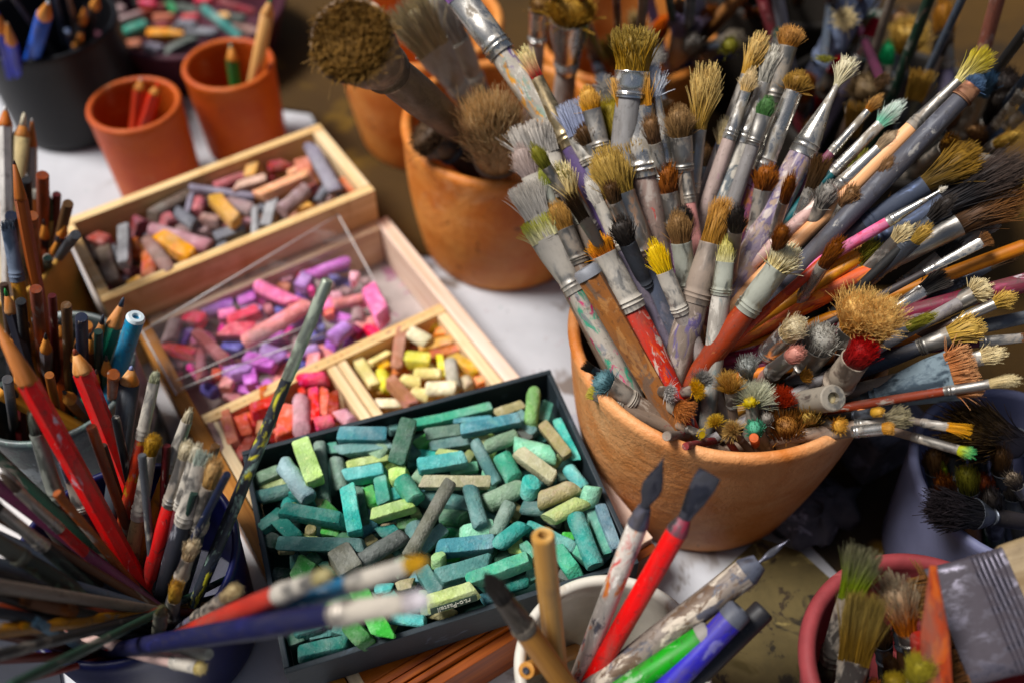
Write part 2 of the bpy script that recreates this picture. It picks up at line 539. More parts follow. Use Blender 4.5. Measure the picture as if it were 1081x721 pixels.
BR_GROUP = {'pot': 'paint brushes fanned out in the big clay pot', 'clay2': 'large brushes in the clay pot by the tray',
    'tub': 'used brushes in the navy tub', 'jar': 'pencils and pens in the grey jar', 'can': 'pencils in the tan can',
    'mug': 'pens in the white mug', 'back1': 'blurred brushes behind', 'back2': 'blurred brushes behind', 'clay3': 'blurred brushes behind', 'back3': 'blurred brushes behind',
    'cup1': 'pencils in the clay cups', 'cup2': 'pencils in the clay cups', 'black': 'blue and dark pencils in the black pot',
    'pink': 'dirty brushes in the pink pot', 'bucket': 'dark brushes over the lavender bucket'}

def handle_secs(L, rb, r1, tap=.72, bulge=1.08):
    return [(0, r1*tap*.5, r1*tap*.5), (.0012, r1*tap*.85, r1*tap*.85), (L*.25, r1*(tap*.6+.38), r1*(tap*.6+.38)),
            (L*.55, r1*(.2*tap+.83), r1*(.2*tap+.83)), (L*.8, r1*bulge, r1*bulge), (L*.93, r1*1.03, r1*1.03), (L, rb, rb)]

SHAPES = dict(round=dict(flat=1, splay=.10, dome=.45, frizz=.02), flat=dict(flat=.32, splay=.05, dome=.06, frizz=.02, flat_top=True),
    splay=dict(flat=.8, splay=.35, dome=.25, frizz=.06, clump=14), puff=dict(flat=.9, splay=.30, dome=.30, frizz=.05, clump=18),
    fluff=dict(flat=.75, splay=.16, dome=.22, frizz=.14, clump=40), filbert=dict(flat=.45, splay=.06, dome=.55, frizz=.02),
    stiff=dict(flat=.9, splay=.14, dome=.15, frizz=.05, clump=20))

def brush(hold, crop, tip, be, fe, low, wb, wf, wh, shape, bc, fer, hc, zt, label, s=.45, n=None, zE=None, roll=0.0,
          name='paint_brush', cat='paint brush', vary=.32, sr=None, rf=.8, core=True, tipband=.5, fmouth=None, flat=None, holes=None, coreq=.8, straight=False, caps=None, group=None):
    k = CROPS[crop][2]
    tp, bp, fp, lp = (px(crop, q) if q is not None else None for q in (tip, be, fe, low))
    T, B = axis(hold, tp, lp, zt, s, zE, rf)
    M = frame(T, B, roll)
    Lt = np.linalg.norm(T - B)
    root = empty(name, M, label=label, cat=cat, group=group or BR_GROUP.get(hold))
    dT = proj(T)[2]
    zb, db = along(T, B, bp) if bp else (Lt, dT)
    zf, df = along(T, B, fp) if fp else (zb, db)
    zf = max(zf, Lt*.06); zb = max(zb, zf+.002)
    def mm(w, d): return w/k*d/F
    Wb, Wf, Wh = mm(wb or wf, (dT+db)/2), mm(wf, db), mm(wh, df)
    sh = dict(SHAPES[shape]); fl = flat or sh.pop('flat'); sh.pop('flat', None)
    rh = Wh/2
    # handle
    if straight: hs = [(0, rh*.9, rh*.9), (.001, rh, rh), (zf*.5, rh, rh), (zf, rh, rh)]
    else: hs = handle_secs(zf, rh*.95, rh)
    V, Fc = loft(hs, 18)
    obj('handle', mkmesh('handle', V, Fc, sharp=50), handle_mat(hc), root)
    # ferrule
    if fp is not None and zb - zf > .0025:
        Lf = zb - zf; rm = fmouth*Wf/2 if fmouth else Wf/2; rx0 = max(rh*1.0, min(rh*1.08, Wf/2*1.2)); ry1 = rm*fl
        def at(t, k=1.0):
            e = t*t*(3-2*t)
            return (zf + Lf*t, (rx0 + (rm - rx0)*e)*k, (rx0 + (ry1 - rx0)*e)*k)
        S = [at(0, .9), at(0, 1.02)]
        for c in (.10, .17):
            S += [at(c-.015, 1.02), at(c, 1.10), at(c+.02, 1.0)]
        S += [at(.26, .97), at(.28, 1.0), at(.5), at(.75), at(.96), at(.985, 1.03), at(1, 1.02), at(1, .93), at(.97, .9)]
        V, Fc = loft(S, 24, True, True, wob=Wf*.02, seed=random.random()*50)
        obj('ferrule', mkmesh('ferrule', V, Fc, sharp=60), fer_mat(fer), root)
    # bristles
    if bp is not None:
        Lb = Lt - zb
        A = Wb*max(Wb*fl, .002)*1e6
        pxw = (wb/k)
        n = n or int(np.clip(140 + pxw*22, 200, 1000))
        if shape in ('puff', 'fluff', 'stiff') and n < 600: n = int(n*2.0); sr = sr or np.clip(Wb*.9/math.sqrt(n)*.36, .00014, .0005)
        sr_ = sr or np.clip(Wb*.9/math.sqrt(n)*.40, .00012, .0005)
        V, Fq, C = bristle_arrays(Lb + .001, Wf*(fmouth or 1), Wf*(fmouth or 1)*fl, Wb, Wb*fl if shape not in ('puff', 'fluff') else Wb*max(fl, .75), n,
                                  base=bc[0], tip=bc[1], vary=vary, sr=sr_, z0=zb - .001, tipband=tipband, holes=holes, **sh)
        extra = None
        if core:
            q = coreq/.8
            W1, t1 = Wf*(fmouth or 1)/2*.92, Wf*(fmouth or 1)*fl/2*.92
            w2, t2 = Wb/2*q*.62, Wb*fl/2*q*.62
            S = [(zb-.001, W1, t1), (zb + Lb*.3, W1*.6+w2*.4, t1*.6+t2*.4), (zb + Lb*.6, W1*.25+w2*.72, t1*.25+t2*.72), (zb + Lb*.74, w2*.8, t2*.8), (zb+Lb*.8, w2*.35, t2*.35)]
            V2, F2 = loft(S, 14, wob=Wb*.03, seed=random.random()*40)
            tt = np.clip((V2[:, 2:3]-zb)/max(Lb, 1e-4), 0, 1)
            C2 = (lin(bc[0])*(1-tt) + lin(bc[1])*tt)*.8
            extra = (V2, F2, C2)
        obj('bristles', fast_mesh('bristles', V, Fq, C, extra), mat_hair(), root)
    return root

def pencil(hold, crop, tip, cone, low, w, body, lead, zt, label, s=.45, hexa=True, lead_len=.3, woodc='#c98d55', mat=None, zE=None, rf=.8, name='coloured_pencil', cat='pencil', group=None):
    k = CROPS[crop][2]
    tp, cp, lp = px(crop, tip), px(crop, cone), px(crop, low)
    T, B = axis(hold, tp, lp, zt, s, zE, rf)
    root = empty(name, frame(T, B, random.random()), label=label, cat=cat, group=group or BR_GROUP.get(hold))
    Lt = np.linalg.norm(T - B); zc, dc = along(T, B, cp); r = w/k*dc/F/2
    zc = min(zc, Lt - r*1.6)
    seg = 6 if hexa else 20
    def hx(v, sg=18):
        return v
    V, Fc = loft([(0, r*.95, r*.95), (.0006, r, r), (zc*.5, r, r), (zc, r, r)], seg if hexa else 20)
    obj('body', mkmesh('body', V, Fc, smooth=not hexa), mat or mat_paint(body, (), .3, 70, .4), root)
    zl = Lt - (Lt - zc)*lead_len; rl = r*(.22 + .35*lead_len)
    V, Fc = loft([(zc-.0003, r*.93, r*.93), (zc + .0015, r*.92, r*.92), (zl, rl, rl)], 16, wob=r*.04)
    obj('wood_tip', mkmesh('wood_tip', V, Fc), mat_wood(woodc, '#a5683a', 1.0, .6), root)
    V, Fc = loft([(zl-.0002, rl*.97, rl*.97), (zl+(Lt-zl)*.7, rl*.6, rl*.6), (Lt, rl*.25, rl*.25)], 12)
    obj('lead', mkmesh('lead', V, Fc), mat_plain(lead, .5, .3, 200), root)
    return root

def rod(hold, crop, top, low, w, mat, zt, label, s=.45, tap=.9, hole=None, name='wooden_rod', cat='stick', zE=None, rf=.8, seg=20, capcol=None, caplen=.012, group=None, parts=True, wtop=None, flat=1.0, TB=None):
    k = CROPS[crop][2]
    tp, lp = px(crop, top), px(crop, low)
    T, B = TB or axis(hold, tp, lp, zt, s, zE, rf)
    Lt = np.linalg.norm(T - B); r = w/k*proj(T)[2]/F/2; rt = r if wtop is None else wtop/k*proj(T)[2]/F/2
    root = empty(name, frame(T, B, random.random() if flat == 1 else 0), label=label, cat=cat, group=group or BR_GROUP.get(hold))
    zc = Lt - caplen if capcol else Lt
    S = [(0, r*tap, r*tap), (.001, r*tap*1.03, r*tap*1.03), (Lt*.5, (r*tap+r)/2, (r*tap+r)/2), (zc-.002, rt, rt)]
    if not capcol: S += [(Lt-.0008, rt, rt), (Lt, rt*.9, rt*.9)] + ([(Lt, rt*.45, rt*.45), (Lt-.004, rt*.4, rt*.4)] if hole else [])
    else: S += [(zc, rt*.98, rt*.98)]
    V, Fc = loft(S, seg, power=2.0 if flat == 1 else 4); V[:, 1] *= flat
    obj('shaft', mkmesh('shaft', V, Fc, smooth=seg > 8, sharp=40 if seg > 8 else None), mat, root)
    if capcol:
        S = [(zc-.0002, rt*1.0, rt*1.0), (zc, rt*1.04, rt*1.04), (Lt-.0015, rt*1.02, rt*1.02), (Lt, rt*.85, rt*.85)] + ([(Lt, rt*.45, rt*.45), (Lt-.004, rt*.4, rt*.4)] if hole else [])
        V, Fc = loft(S, 20)
        obj('end_cap', mkmesh('end_cap', V, Fc, sharp=40), capcol, root)
    if hole:
        V, Fc = loft([(Lt-.0039, rt*.39, rt*.39), (Lt-.0036, rt*.39, rt*.39)], 14)
        obj('hole', mkmesh('hole', V, Fc), mat_plain(hole, .6, .2), root)
    return root

# ------------------------------------------------------------------ pastel sticks
PAL = dict(teal=('teal', '#379489'), dteal=('dark teal', '#2c7468'), turq=('turquoise', '#30bfae'), aqua=('aqua', '#5fbcb6'),
    sea=('sea green', '#4a9a84'), jade=('jade green', '#48a684'), dgreen=('dark green', '#3a6a52'), slate=('slate teal', '#50807a'),
    sage=('sage', '#84a183'), ggreen=('grey green', '#6f8a7a'), pbg=('pale blue grey', '#8faeb2'), lime=('lime green', '#b5d878'),
    ygreen=('yellow green', '#b2c27a'), bgreen=('bright green', '#3fae2c'), emer=('emerald', '#1c7d4c'), mint=('mint', '#7fc9a2'),
    sblue=('steel blue', '#4f9099'), char=('charcoal', '#5c625c'), khaki=('khaki', '#a2976a'), beige=('pale sage', '#bcb893'),
    blue=('slate blue', '#5d8290'), taupe=('taupe grey', '#6f6f60'), olive=('olive', '#7f8a4c'), lgreen=('light green', '#86b76a'),
    vdark=('blackish green', '#20382f'), leaf=('leaf green', '#3d7d3b'), tgrey=('teal grey', '#5f8c88'), ptan=('pale tan', '#c0ad8c'),
    mauve=('mauve', '#a08584'), mbrown=('mauve brown', '#94736b'), rust=('rust', '#b2603a'), ochre=('ochre', '#d9962f'),
    brick=('brick red', '#93382c'), maroon=('maroon', '#7a3138'), mpink=('mauve pink', '#b98890'), tan=('tan', '#d8a566'),
    peach=('peach', '#dfa582'), bpink=('beige pink', '#d2ab97'), lav=('lavender grey', '#8b8490'), sgrey=('slate grey', '#76767c'),
    rose=('dusty rose', '#b06a6e'), dtaupe=('dark taupe', '#6f5f54'), lgrey=('light grey', '#a3a1a2'), terr=('terracotta', '#b97561'),
    pink=('pink', '#ef86b0'), hotp=('hot pink', '#e2409a'), crim=('crimson', '#d81f58'), red=('red', '#cf2a33'), violet=('violet', '#9a5bb2'),
    purple=('purple', '#6f3f9a'), bviolet=('blue violet', '#6c66ae'), orchid=('orchid', '#c26fc0'), lilac=('lilac', '#b48cc6'), plum=('plum', '#7d2f56'),
    salmon=('salmon', '#e0918f'), coral=('coral', '#de6a58'), ppink=('pale pink', '#e6b1bd'), rosered=('rose red', '#d8415f'), wine=('wine red', '#6d2533'),
    cream=('cream', '#f0dda0'), lemon=('lemon', '#e8dc4a'), yolive=('olive yellow', '#b5a53c'), amber=('amber', '#e9b64c'), orange=('orange', '#e58b3c'),
    white=('creamy white', '#f6e9c6'), pbrown=('pinkish brown', '#c08a72'), obrown=('orange brown', '#c0703c'), gbeige=('grey beige', '#bdb6a6'))

PAST = []   # records for labelling
BOX = {}

LOOSE_V, LOOSE_F, LOOSE_C = [], [], []
def pastel(box, crop, x1, y1, x2, y2, w, shape, lay, col, loose=False):
    b = BOX[box]; k = CROPS[crop][2]
    l1, l2 = lay if isinstance(lay, tuple) else (lay, lay)
    q1, q2 = px(crop, (x1, y1)), px(crop, (x2, y2))
    r = .006
    for _ in range(3):
        z1 = b['zf'] + r + l1*b['step']; z2 = b['zf'] + r + l2*b['step']
        a, c = P(*q1, z1), P(*q2, z2)
        r = w/k*proj((a+c)/2)[2]/F/2
    L = np.linalg.norm(c - a)
    if L < r*1.0:                                    # seen end-on: a short stub standing towards the viewer
        d = (CAM - a)/np.linalg.norm(CAM - a); a, c = a + d*r*.3, a - d*r*1.7; L = r*2.0
    d = (c - a)/L
    if L > 2.4*r: a = a - d*r*.10; c = c + d*r*.10; L = np.linalg.norm(c - a)
    up = np.array([0, 0, 1.0]) - d*d[2]
    if np.linalg.norm(up) < .2: up = np.array([0, 1.0, 0]) - d*d[1]
    up /= np.linalg.norm(up)
    if shape == 's':
        an = rng.normal(0, .16); side = np.cross(d, up); up = up*math.cos(an) + side*math.sin(an)
    x = np.cross(up, d)
    M = Matrix.Identity(4); mid = (a + c)/2
    for i in range(3): M[i][0], M[i][1], M[i][2], M[i][3] = x[i], up[i], d[i], mid[i]
    hl = L/2; pw = 13 if shape == 's' else 2.1
    rr = r*(.9 if shape == 's' else 1.0)
    e = min(.0011, L*.12); rx = rr*rng.uniform(.95, 1.06); ry = rr*rng.uniform(.92, 1.04)
    g1, g2 = rng.uniform(.72, .93, 2)
    S = [(-hl, rx*g1, ry*g1), (-hl+e*.4, rx*(g1+.98)/2, ry*(g1+.98)/2), (-hl+e*1.3, rx, ry)]
    nmid = max(2, int(L/.004))
    for i in range(1, nmid): S.append((-hl+e*1.3 + (L-2.6*e)*i/nmid, rx, ry))
    S += [(hl-e*1.3, rx, ry), (hl-e*.4, rx*(g2+.98)/2, ry*(g2+.98)/2), (hl, rx*g2, ry*g2)]
    V, Fc = loft(S, 24, True, True, power=pw)
    # broken, slanted ends, worn flats and chips
    sl = rng.normal(0, .42 if rng.random() < .5 else .12, 4); bend = rng.normal(0, .02)
    off = Vector(rng.uniform(-50, 50, 3)); chip = rng.uniform(-1, 1, (2, 3))
    for i in range(len(V)):
        p = V[i]; f = p[2]/hl
        if abs(f) > .55:
            w_ = (abs(f)-.55)/.45
            p[2] += w_*((sl[0]*p[0] + sl[1]*p[1]) if f > 0 else (sl[2]*p[0] + sl[3]*p[1]))
        p[1] += bend*hl*(f*f)
        nv = mnoise.noise_vector(Vector(p)*120 + off); n2 = mnoise.noise_vector(Vector(p)*420 + off)
        V[i] = p + np.array(nv)*r*.075 + np.array(n2)*r*.05
    for cdir in chip:                                   # knocked-off corners
        cd = np.array([cdir[0], cdir[1], np.sign(cdir[2])*1.0]); cd /= np.linalg.norm(cd)
        m = (V@cd).max(); lim = m - rng.uniform(.02, .18)*r*1.2
        ex = np.maximum(V@cd - lim, 0)
        V -= np.outer(ex*.85, cd)
    name, hx_ = PAL[col]
    c_ = lin(hx_)*(1.12 if box in ('pink', 'redd') else .98)*rng.uniform(.9, 1.08)
    if box == 'green': g_ = c_@np.array([.3, .55, .15]); c_ = g_ + (c_ - g_)*.84
    if loose:
        Mw = np.array(M); o0 = sum(len(v) for v in LOOSE_V)
        LOOSE_V.append(V@Mw[:3, :3].T + Mw[:3, 3]); LOOSE_F.extend(tuple(i + o0 for i in f) for f in Fc)
        LOOSE_C.append(np.tile(np.clip(c_, 0, 1), (len(V), 1))); return mid
    o = obj('pastel_stick', mkmesh('pastel', V, Fc, sharp=38), mat_pastel(), None, M)
    o.color = (*np.clip(c_, 0, 1), 1)
    PAST.append(dict(o=o, box=box, p=mid, L=L, r=r, col=name, shape='square' if shape == 's' else 'round', tilt=abs(l1-l2) > .7))
    return o

def label_pastels():
    from collections import Counter
    for box, b in BOX.items():
        rec = [p for p in PAST if p['box'] == box]
        X = np.array([p['p'] for p in rec])
        u = np.array(b['right']); v = np.array(b['back'])
        ax = (X[:, :2] - b['o'])@u; ay = (X[:, :2] - b['o'])@v
        for i, p in enumerate(rec):
            fx, fy = ax[i]/b['W'], ay[i]/b['D']
            xs = 'left' if fx < .34 else ('right' if fx > .66 else '')
            ys = 'front' if fy < .34 else ('back' if fy > .66 else '')
            if xs and ys: p['loc'] = '%s %s corner of %s' % (ys, xs, b['name'])
            elif ys: p['loc'] = '%s edge of %s' % (ys, b['name'])
            elif xs: p['loc'] = '%s side of %s' % (xs, b['name'])
            else: p['loc'] = 'middle of %s' % b['name']
            ratio = p['L']/(2*p['r'])
            p['size'] = 'upright' if p['tilt'] else ('long' if ratio > 3.6 else ('stubby' if ratio < 1.7 else ('short' if ratio < 2.4 else 'medium')))
        med = np.median([p['r'] for p in rec])
        for p in rec:
            if p['r'] < .72*med: p['size'] += ' thin'
            elif p['r'] > 1.2*med: p['size'] += ' thick'
        base = lambda p: '%s %s %s pastel, %s' % (p['size'], p['col'], p['shape'], p['loc'])
        cnt = Counter(base(p) for p in rec)
        used = set(k for k in cnt if cnt[k] == 1)
        for i, p in enumerate(rec):
            d = np.linalg.norm(X - X[i], axis=1); order = [j for j in np.argsort(d) if j != i][:7]
            lab = base(p)
            cands = ['%s, beside the %s %s one' % (lab, rec[j]['col'], rec[j]['shape']) for j in order]
            cands += ['%s %s %s pastel, beside the %s %s one, %s' % (p['size'], p['col'], p['shape'], rec[j]['col'], rec[j]['shape'], p['loc'].replace('corner of ', '')) for j in order] + ['%s pastel, %s, beside the %s one' % (lab.split(' pastel,')[0], p['loc'].replace('corner of ', '').replace(' of ', ' '), rec[j]['col']) for j in order]
            ok = [c for c in cands if c not in used and len(c.split()) <= 16]
            if cnt[lab] == 1 and not ok: final = lab
            else: final = ok[0] if ok else cands[0]
            used.add(final)
            p['o']['label'] = final; p['o']['category'] = 'pastel'; p['o']['group'] = b['group']
# ------------------------------------------------------------------ table, trays, pots
def rotz(x, y, z, a):
    return Matrix.Translation((x, y, z)) @ Matrix.Rotation(a, 4, 'Z')

tb = obj('table', box_mesh([(-1.6, 1.6, -.6, 2.2, -.03, 0)], .002), mat_plain('#bfbfc2', .5, .2, 9, ('#96908c', '#a3a3aa', '#6f645c'), .34, .12), None)
tag(tb, kind='structure')
cl = obj('cloth', prism_mesh([(-.128,.585), (-.06,.575), (.02,.60), (.12,.56), (.200,.46), (.196,.355), (.185,.325), (.24,.245), (.45,.10), (1.5,-.2), (1.5,2.1), (-1.4,2.1), (-1.4,.80), (-.33,.795), (-.19,.765), (-.16,.70)], .0015, .0035, 0), mat_plain('#4a3512', .85, .5, 6, ('#1c150c', '#5c4618'), .5), None)
tag(cl, kind='structure')
slate_sheet = obj('mat', prism_mesh([(-1.2,-.5), (-.10,-.5), (-.18,.15), (-.262,.215), (-.30,.30), (-1.2,.36)], .0015, .0032, 0), mat_plain('#22242e', .7, .4, 14, ('#3a3c48',), .4), None)  # dark slate sheet over the left front of the table
tag(slate_sheet, kind='structure')

PALEW, MIDW, DEEPW = ('#ecc48c', '#d8a566'), ('#d59a55', '#b97a3c'), ('#b5672a', '#8a4a1e')
A33 = math.radians(33)
def tray_frame(ox, oy, z): return rotz(ox, oy, z, math.radians(213))

# back tray (holds the brown pastels): local x runs to the left end, y to the front
O2 = P(337, 130.5, .075)
TRM = tray_frame(O2[0], O2[1], 0)
tr = empty('wooden_tray', TRM, label='narrow pale wooden tray of brown and grey pastels below the clay cups', cat='tray')
W2, D2, t2 = .211, .0960, .0075
wl = mat_wood('#e4caa0', '#cfab7c', .7, .5, 0, '#b48a5c'); ws = mat_wood('#ecd9bc', '#d9bb92', .7, .5, 1, '#c8a478')
obj('back_wall', box_mesh([(0, W2, 0, t2, 0, .0750)]), wl, tr)
obj('front_wall', box_mesh([(0, W2, D2-t2, D2, 0, .0745)]), wl, tr)
obj('end_wall', box_mesh([(.0002, .0095, t2+.0002, D2-t2-.0002, 0, .0748)]), ws, tr)
obj('end_wall', box_mesh([(W2-.0075, W2-.0002, t2+.0002, D2-t2-.0002, 0, .0746)]), wl, tr)
obj('tray_floor', box_mesh([(.0096, W2-.0077, t2+.0003, D2-t2-.0003, .036, .0420)]), mat_wood('#8a5a30', '#6a4022', .6, .7, 0), tr)

# front tray with compartments
O1 = P(404, 223, .045)
TRL = tray_frame(O1[0], O1[1], 0)
tl = empty('compartment_tray', TRL, label='large wooden tray with compartments of pink, red and yellow pastels under the black box', cat='tray')
W1, Y1 = .2055, .3435
pk = mat_wood('#e6d2c2', '#cfb09a', .8, .5, 1, '#dcc4bc'); pkx = mat_wood('#e2cbb2', '#c8a78a', .8, .5, 0, '#bc9c8c')
lng = mat_wood('#e9d5b4', '#d3b48c', .8, .5, 1, '#ccac80'); lnx = mat_wood('#e2c69c', '#c9a272', .8, .5, 0, '#b89068')
drk = mat_wood('#b06a34', '#8a4a22', .8, .5, 0, '#7a3d1c')
y0 = .0068
obj('outer_wall', box_mesh([(0, .0105, y0, Y1, 0, .0450)]), pk, tl)
obj('outer_wall', box_mesh([(W1-.0105, W1, y0, Y1, 0, .0450)]), mat_wood('#b98450', '#94602f', .8, .5, 1), tl)
obj('back_wall', box_mesh([(.0108, W1-.0108, y0, y0+.0095, 0, .0449)]), pkx, tl)
obj('front_rail', box_mesh([(.0002, W1-.0002, Y1-.0002+.0004, Y1+.006, 0, .0400), (.0108, W1-.0108, Y1-.0035, Y1-.0002, .0, .0446), (.0108, W1-.0108, Y1-.0085, Y1-.0042, 0, .0452), (.0108, W1-.0108, Y1-.0140, Y1-.0092, 0, .0442)], .0008), mat_wood('#96542a', '#6f3718', .8, .45, 0), tl)
obj('lining', box_mesh([(.0113, .0190, .1175, Y1-.0150, 0, .0436)]), lng, tl)
obj('lining', box_mesh([(W1-.0185, W1-.0113, .1175, Y1-.0150, 0, .0430)]), lng, tl)
obj('divider', box_mesh([(.0110, W1-.0110, .1085, .1172, 0, .0440)]), lnx, tl)
obj('divider', box_mesh([(.0925, .0992, .1176, Y1-.0150, 0, .0432)]), lng, tl)
obj('divider', box_mesh([(.1000, .1070, .1176, Y1-.0150, 0, .0430)]), lng, tl)
obj('divider', box_mesh([(.0110, W1-.0110, Y1-.0245, Y1-.0146, 0, .0425)]), drk, tl)
obj('tray_floor', box_mesh([(.0108, W1-.0108, y0+.0097, .1083, .006, .0105)]), mat_plain('#b5aaa6', .75, .25, 40, ('#c98fa0', '#8d5f74'), .4), tl)
obj('tray_floor', box_mesh([(.0192, .0924, .1176, Y1-.0150, .006, .0150)]), mat_wood('#d2a05c', '#b37a3c', .8, .6, 0), tl)
obj('tray_floor', box_mesh([(.1071, W1-.0186, .1176, Y1-.0150, .006, .0150)]), mat_wood('#b0704e', '#8a4c34', .8, .6, 0), tl)

# black cardboard box
G = [P(253.9, 476, .075), P(575, 392.8, .075), P(680, 589, .075), P(303, 711, .075)]
gm = (G[0] + G[1] + G[2] + G[3])/4
ga = math.radians(18.6)
gW = .1995; gD = .1455
GM = rotz(gm[0], gm[1], 0, ga)
gb = empty('pastel_box', rotz(gm[0], gm[1], .0475, ga), label='shallow black box packed with green and teal pastels on the wooden tray', cat='box')
bk = mat_plain('#2b3338', .55, .35, 60, ('#46515c',), .35, .15)
th_ = .0032
obj('side_panel', box_mesh([(-gW/2, gW/2, gD/2-th_, gD/2, 0, .0275)], .0007), bk, gb)
obj('side_panel', box_mesh([(-gW/2, gW/2, -gD/2, -gD/2+th_, 0, .0272)], .0007), bk, gb)
obj('side_panel', box_mesh([(-gW/2+.0001, -gW/2+th_, -gD/2+th_+.0002, gD/2-th_-.0002, 0, .0274)], .0007), bk, gb)
obj('side_panel', box_mesh([(gW/2-th_, gW/2-.0001, -gD/2+th_+.0002, gD/2-th_-.0002, 0, .0273)], .0007), bk, gb)
obj('box_floor', box_mesh([(-gW/2+th_+.0002, gW/2-th_-.0002, -gD/2+th_+.0002, gD/2-th_-.0002, .0002, .0022)], 0), mat_plain('#1d3a33', .8, .4, 50), gb)

# clear plastic lid leaning over the pink compartment
def quad_slab(name, pts, th, mat, label, cat):
    pts = [np.array(p) for p in pts]
    n = np.cross(pts[1]-pts[0], pts[3]-pts[0]); n /= np.linalg.norm(n)
    if n[2] < 0: n = -n
    V = [p for p in pts] + [p + n*th for p in pts]
    Fc = [(0,1,2,3), (4,7,6,5), (0,4,5,1), (1,5,6,2), (2,6,7,3), (3,7,4,0)]
    ctr = sum(pts)/4
    o = obj(name, mkmesh(name, [v-ctr for v in V], Fc, smooth=False), mat, None, Matrix.Translation(Vector(ctr)))
    tag(o, label, cat); return o
lid = quad_slab('plastic_sheet', [P(150, 350, .062), P(357, 227, .066), P(414, 331, .0465), P(186, 416, .0465)], .0010, mat_plastic_clear(),
          'clear thin plastic sheet leaning over the pink pastels', 'plastic sheet')

def tube_between(pts, r):
    V = []; Fc = []
    for p, q in zip(pts[:-1], pts[1:]):
        p, q = np.array(p), np.array(q); d = (q-p)/np.linalg.norm(q-p)
        s1 = np.cross(d, [0, 0, 1.0]); s1 /= np.linalg.norm(s1); s2 = np.cross(d, s1); o = len(V)
        for e in (p - d*r*.6, q + d*r*.6):
            for k in range(8):
                an = k*math.pi/4; V.append(e + (s1*math.cos(an) + s2*math.sin(an))*r)
        for k in range(8): Fc.append((o+k, o+(k+1) % 8, o+8+(k+1) % 8, o+8+k))
        Fc += [tuple(o+7-k for k in range(8)), tuple(o+8+k for k in range(8))]
    return V, Fc
LP = [P(150, 350, .0625), P(357, 227, .0665), P(414, 331, .047), P(186, 416, .047)]
lc = np.array(lid.matrix_world.translation)
V, Fc = tube_between([p - lc for p in (LP[0], LP[1], LP[2])], .0005)
highlight_mat = mat_plain('#d8d4d0', .25, .1, 80, None, .3, .1, .6)  # whitish tubes stand in for the bright highlights on the sheet's edges
obj('edge_highlight', mkmesh('edge', V, Fc), highlight_mat, lid)
V, Fc = tube_between([p - lc for p in (LP[3], LP[0])], .0007)
obj('edge_highlight', mkmesh('edge', V, Fc), highlight_mat, lid)
for t_ in (.82, .95):
    a1, a2 = LP[0]*(1-t_) + LP[3]*t_ - lc, LP[1]*(1-t_) + LP[2]*t_ - lc
    V, Fc = tube_between([a1 + (a2-a1)*.03, a1*.6 + a2*.4 + np.array([0, 0, .0008]), a1*.32 + a2*.68], .0004)
    obj('crease_highlight', mkmesh('edge', V, Fc), highlight_mat, lid)  # pale lines painted as glints along the creases

# clay vessels
def vessel(name, hold, th, label, cat, mat, seg=72, lip=.003, belly=0.0, z=0.0, wob=0.0, inner=None):
    h = HOLD[hold]
    V, Fc = lathe_vessel(h['R'] + th, h['Rb'] + th, h['h'] - z, th, lip, seg, belly=belly, wob=wob, floor=.006)
    o = obj(name, mkmesh(name, V, Fc, sharp=50), mat, None, Matrix.Translation((h['c'][0], h['c'][1], z)))
    tag(o, label, cat); return o

terra = mat_clay('#bd774a', '#dba67c'); terra2 = mat_clay('#ba6f40', '#d49a64'); orange = mat_clay('#a84e22', '#b9642f')
vessel('terracotta_pot', 'pot', .005, 'big terracotta pot crowded with fanned paint brushes', 'pot', terra, 120, .005, belly=.003)
vessel('terracotta_pot', 'clay2', .006, 'terracotta pot with brown fluffy brush behind the wooden trays', 'pot', terra2, 96, .005, belly=.003)
vessel('terracotta_pot', 'clay3', .006, 'terracotta pot half hidden behind the dark round brush', 'pot', terra2, 96, .005, belly=.003)
vessel('clay_cup', 'cup1', .004, 'orange clay cup holding two red pencils', 'cup', orange, 72, .003)
vessel('clay_cup', 'cup2', .004, 'orange clay cup holding a green and a bare wooden pencil', 'cup', orange, 72, .003)
vessel('mug', 'mug', .0042, 'white ceramic mug of dip pens and markers at the front', 'mug', mat_plain('#d8d2c6', .25, .15, 40, ('#b5a898',), .2, .05, .5, .3), 96, .004)
vessel('tin_jar', 'jar', .003, 'grey speckled tin jar of pencils behind the red pencil', 'jar', mat_plain('#5d6462', .4, .4, 60, ('#a8b0ae', '#4f5a5a', '#5f6f68'), .55, .3, .5), 72, .003)
vessel('tan_can', 'can', .003, 'tan can of tall pencils beside the tray', 'can', mat_plain('#b98f56', .6, .3, 30, ('#8f6a3c',), .4), 72, .003)
vessel('plastic_tub', 'tub', .003, 'navy blue tub of used brushes at the left front', 'tub', mat_plain('#0f1344', .4, .35, 40, None, .4, .1, .4), 72, .003)
vessel('black_pot', 'black', .003, 'black pot of blue pencils in the back left', 'pot', mat_plain('#141417', .45, .3, 40, None, .4, .1), 72, .003)
vessel('plastic_bucket', 'bucket', .004, 'lavender grey plastic bucket with dark brushes at the right', 'bucket', mat_plain('#6d6f88', .5, .2, 20, None, .3, .08), 72, .004)
vessel('pink_pot', 'pink', .006, 'dusty pink pot of dirty brushes at the front right', 'pot', mat_plain('#8a4244', .65, .35, 30, ('#a86a68',), .4, .15), 96, .006, z=.008)
vessel('terracotta_pot', 'back1', .006, 'blurred terracotta pot in the far background of brushes', 'pot', terra2, 72, .005)
vessel('dark_pot', 'back3', .005, 'second dark pot farther behind the fanned brushes', 'pot', mat_plain('#241f1a', .7, .3, 30), 72, .004)
vessel('dark_pot', 'back2', .005, 'dark pot behind the fanned brushes', 'pot', mat_plain('#2a2622', .7, .3, 30), 72, .004)

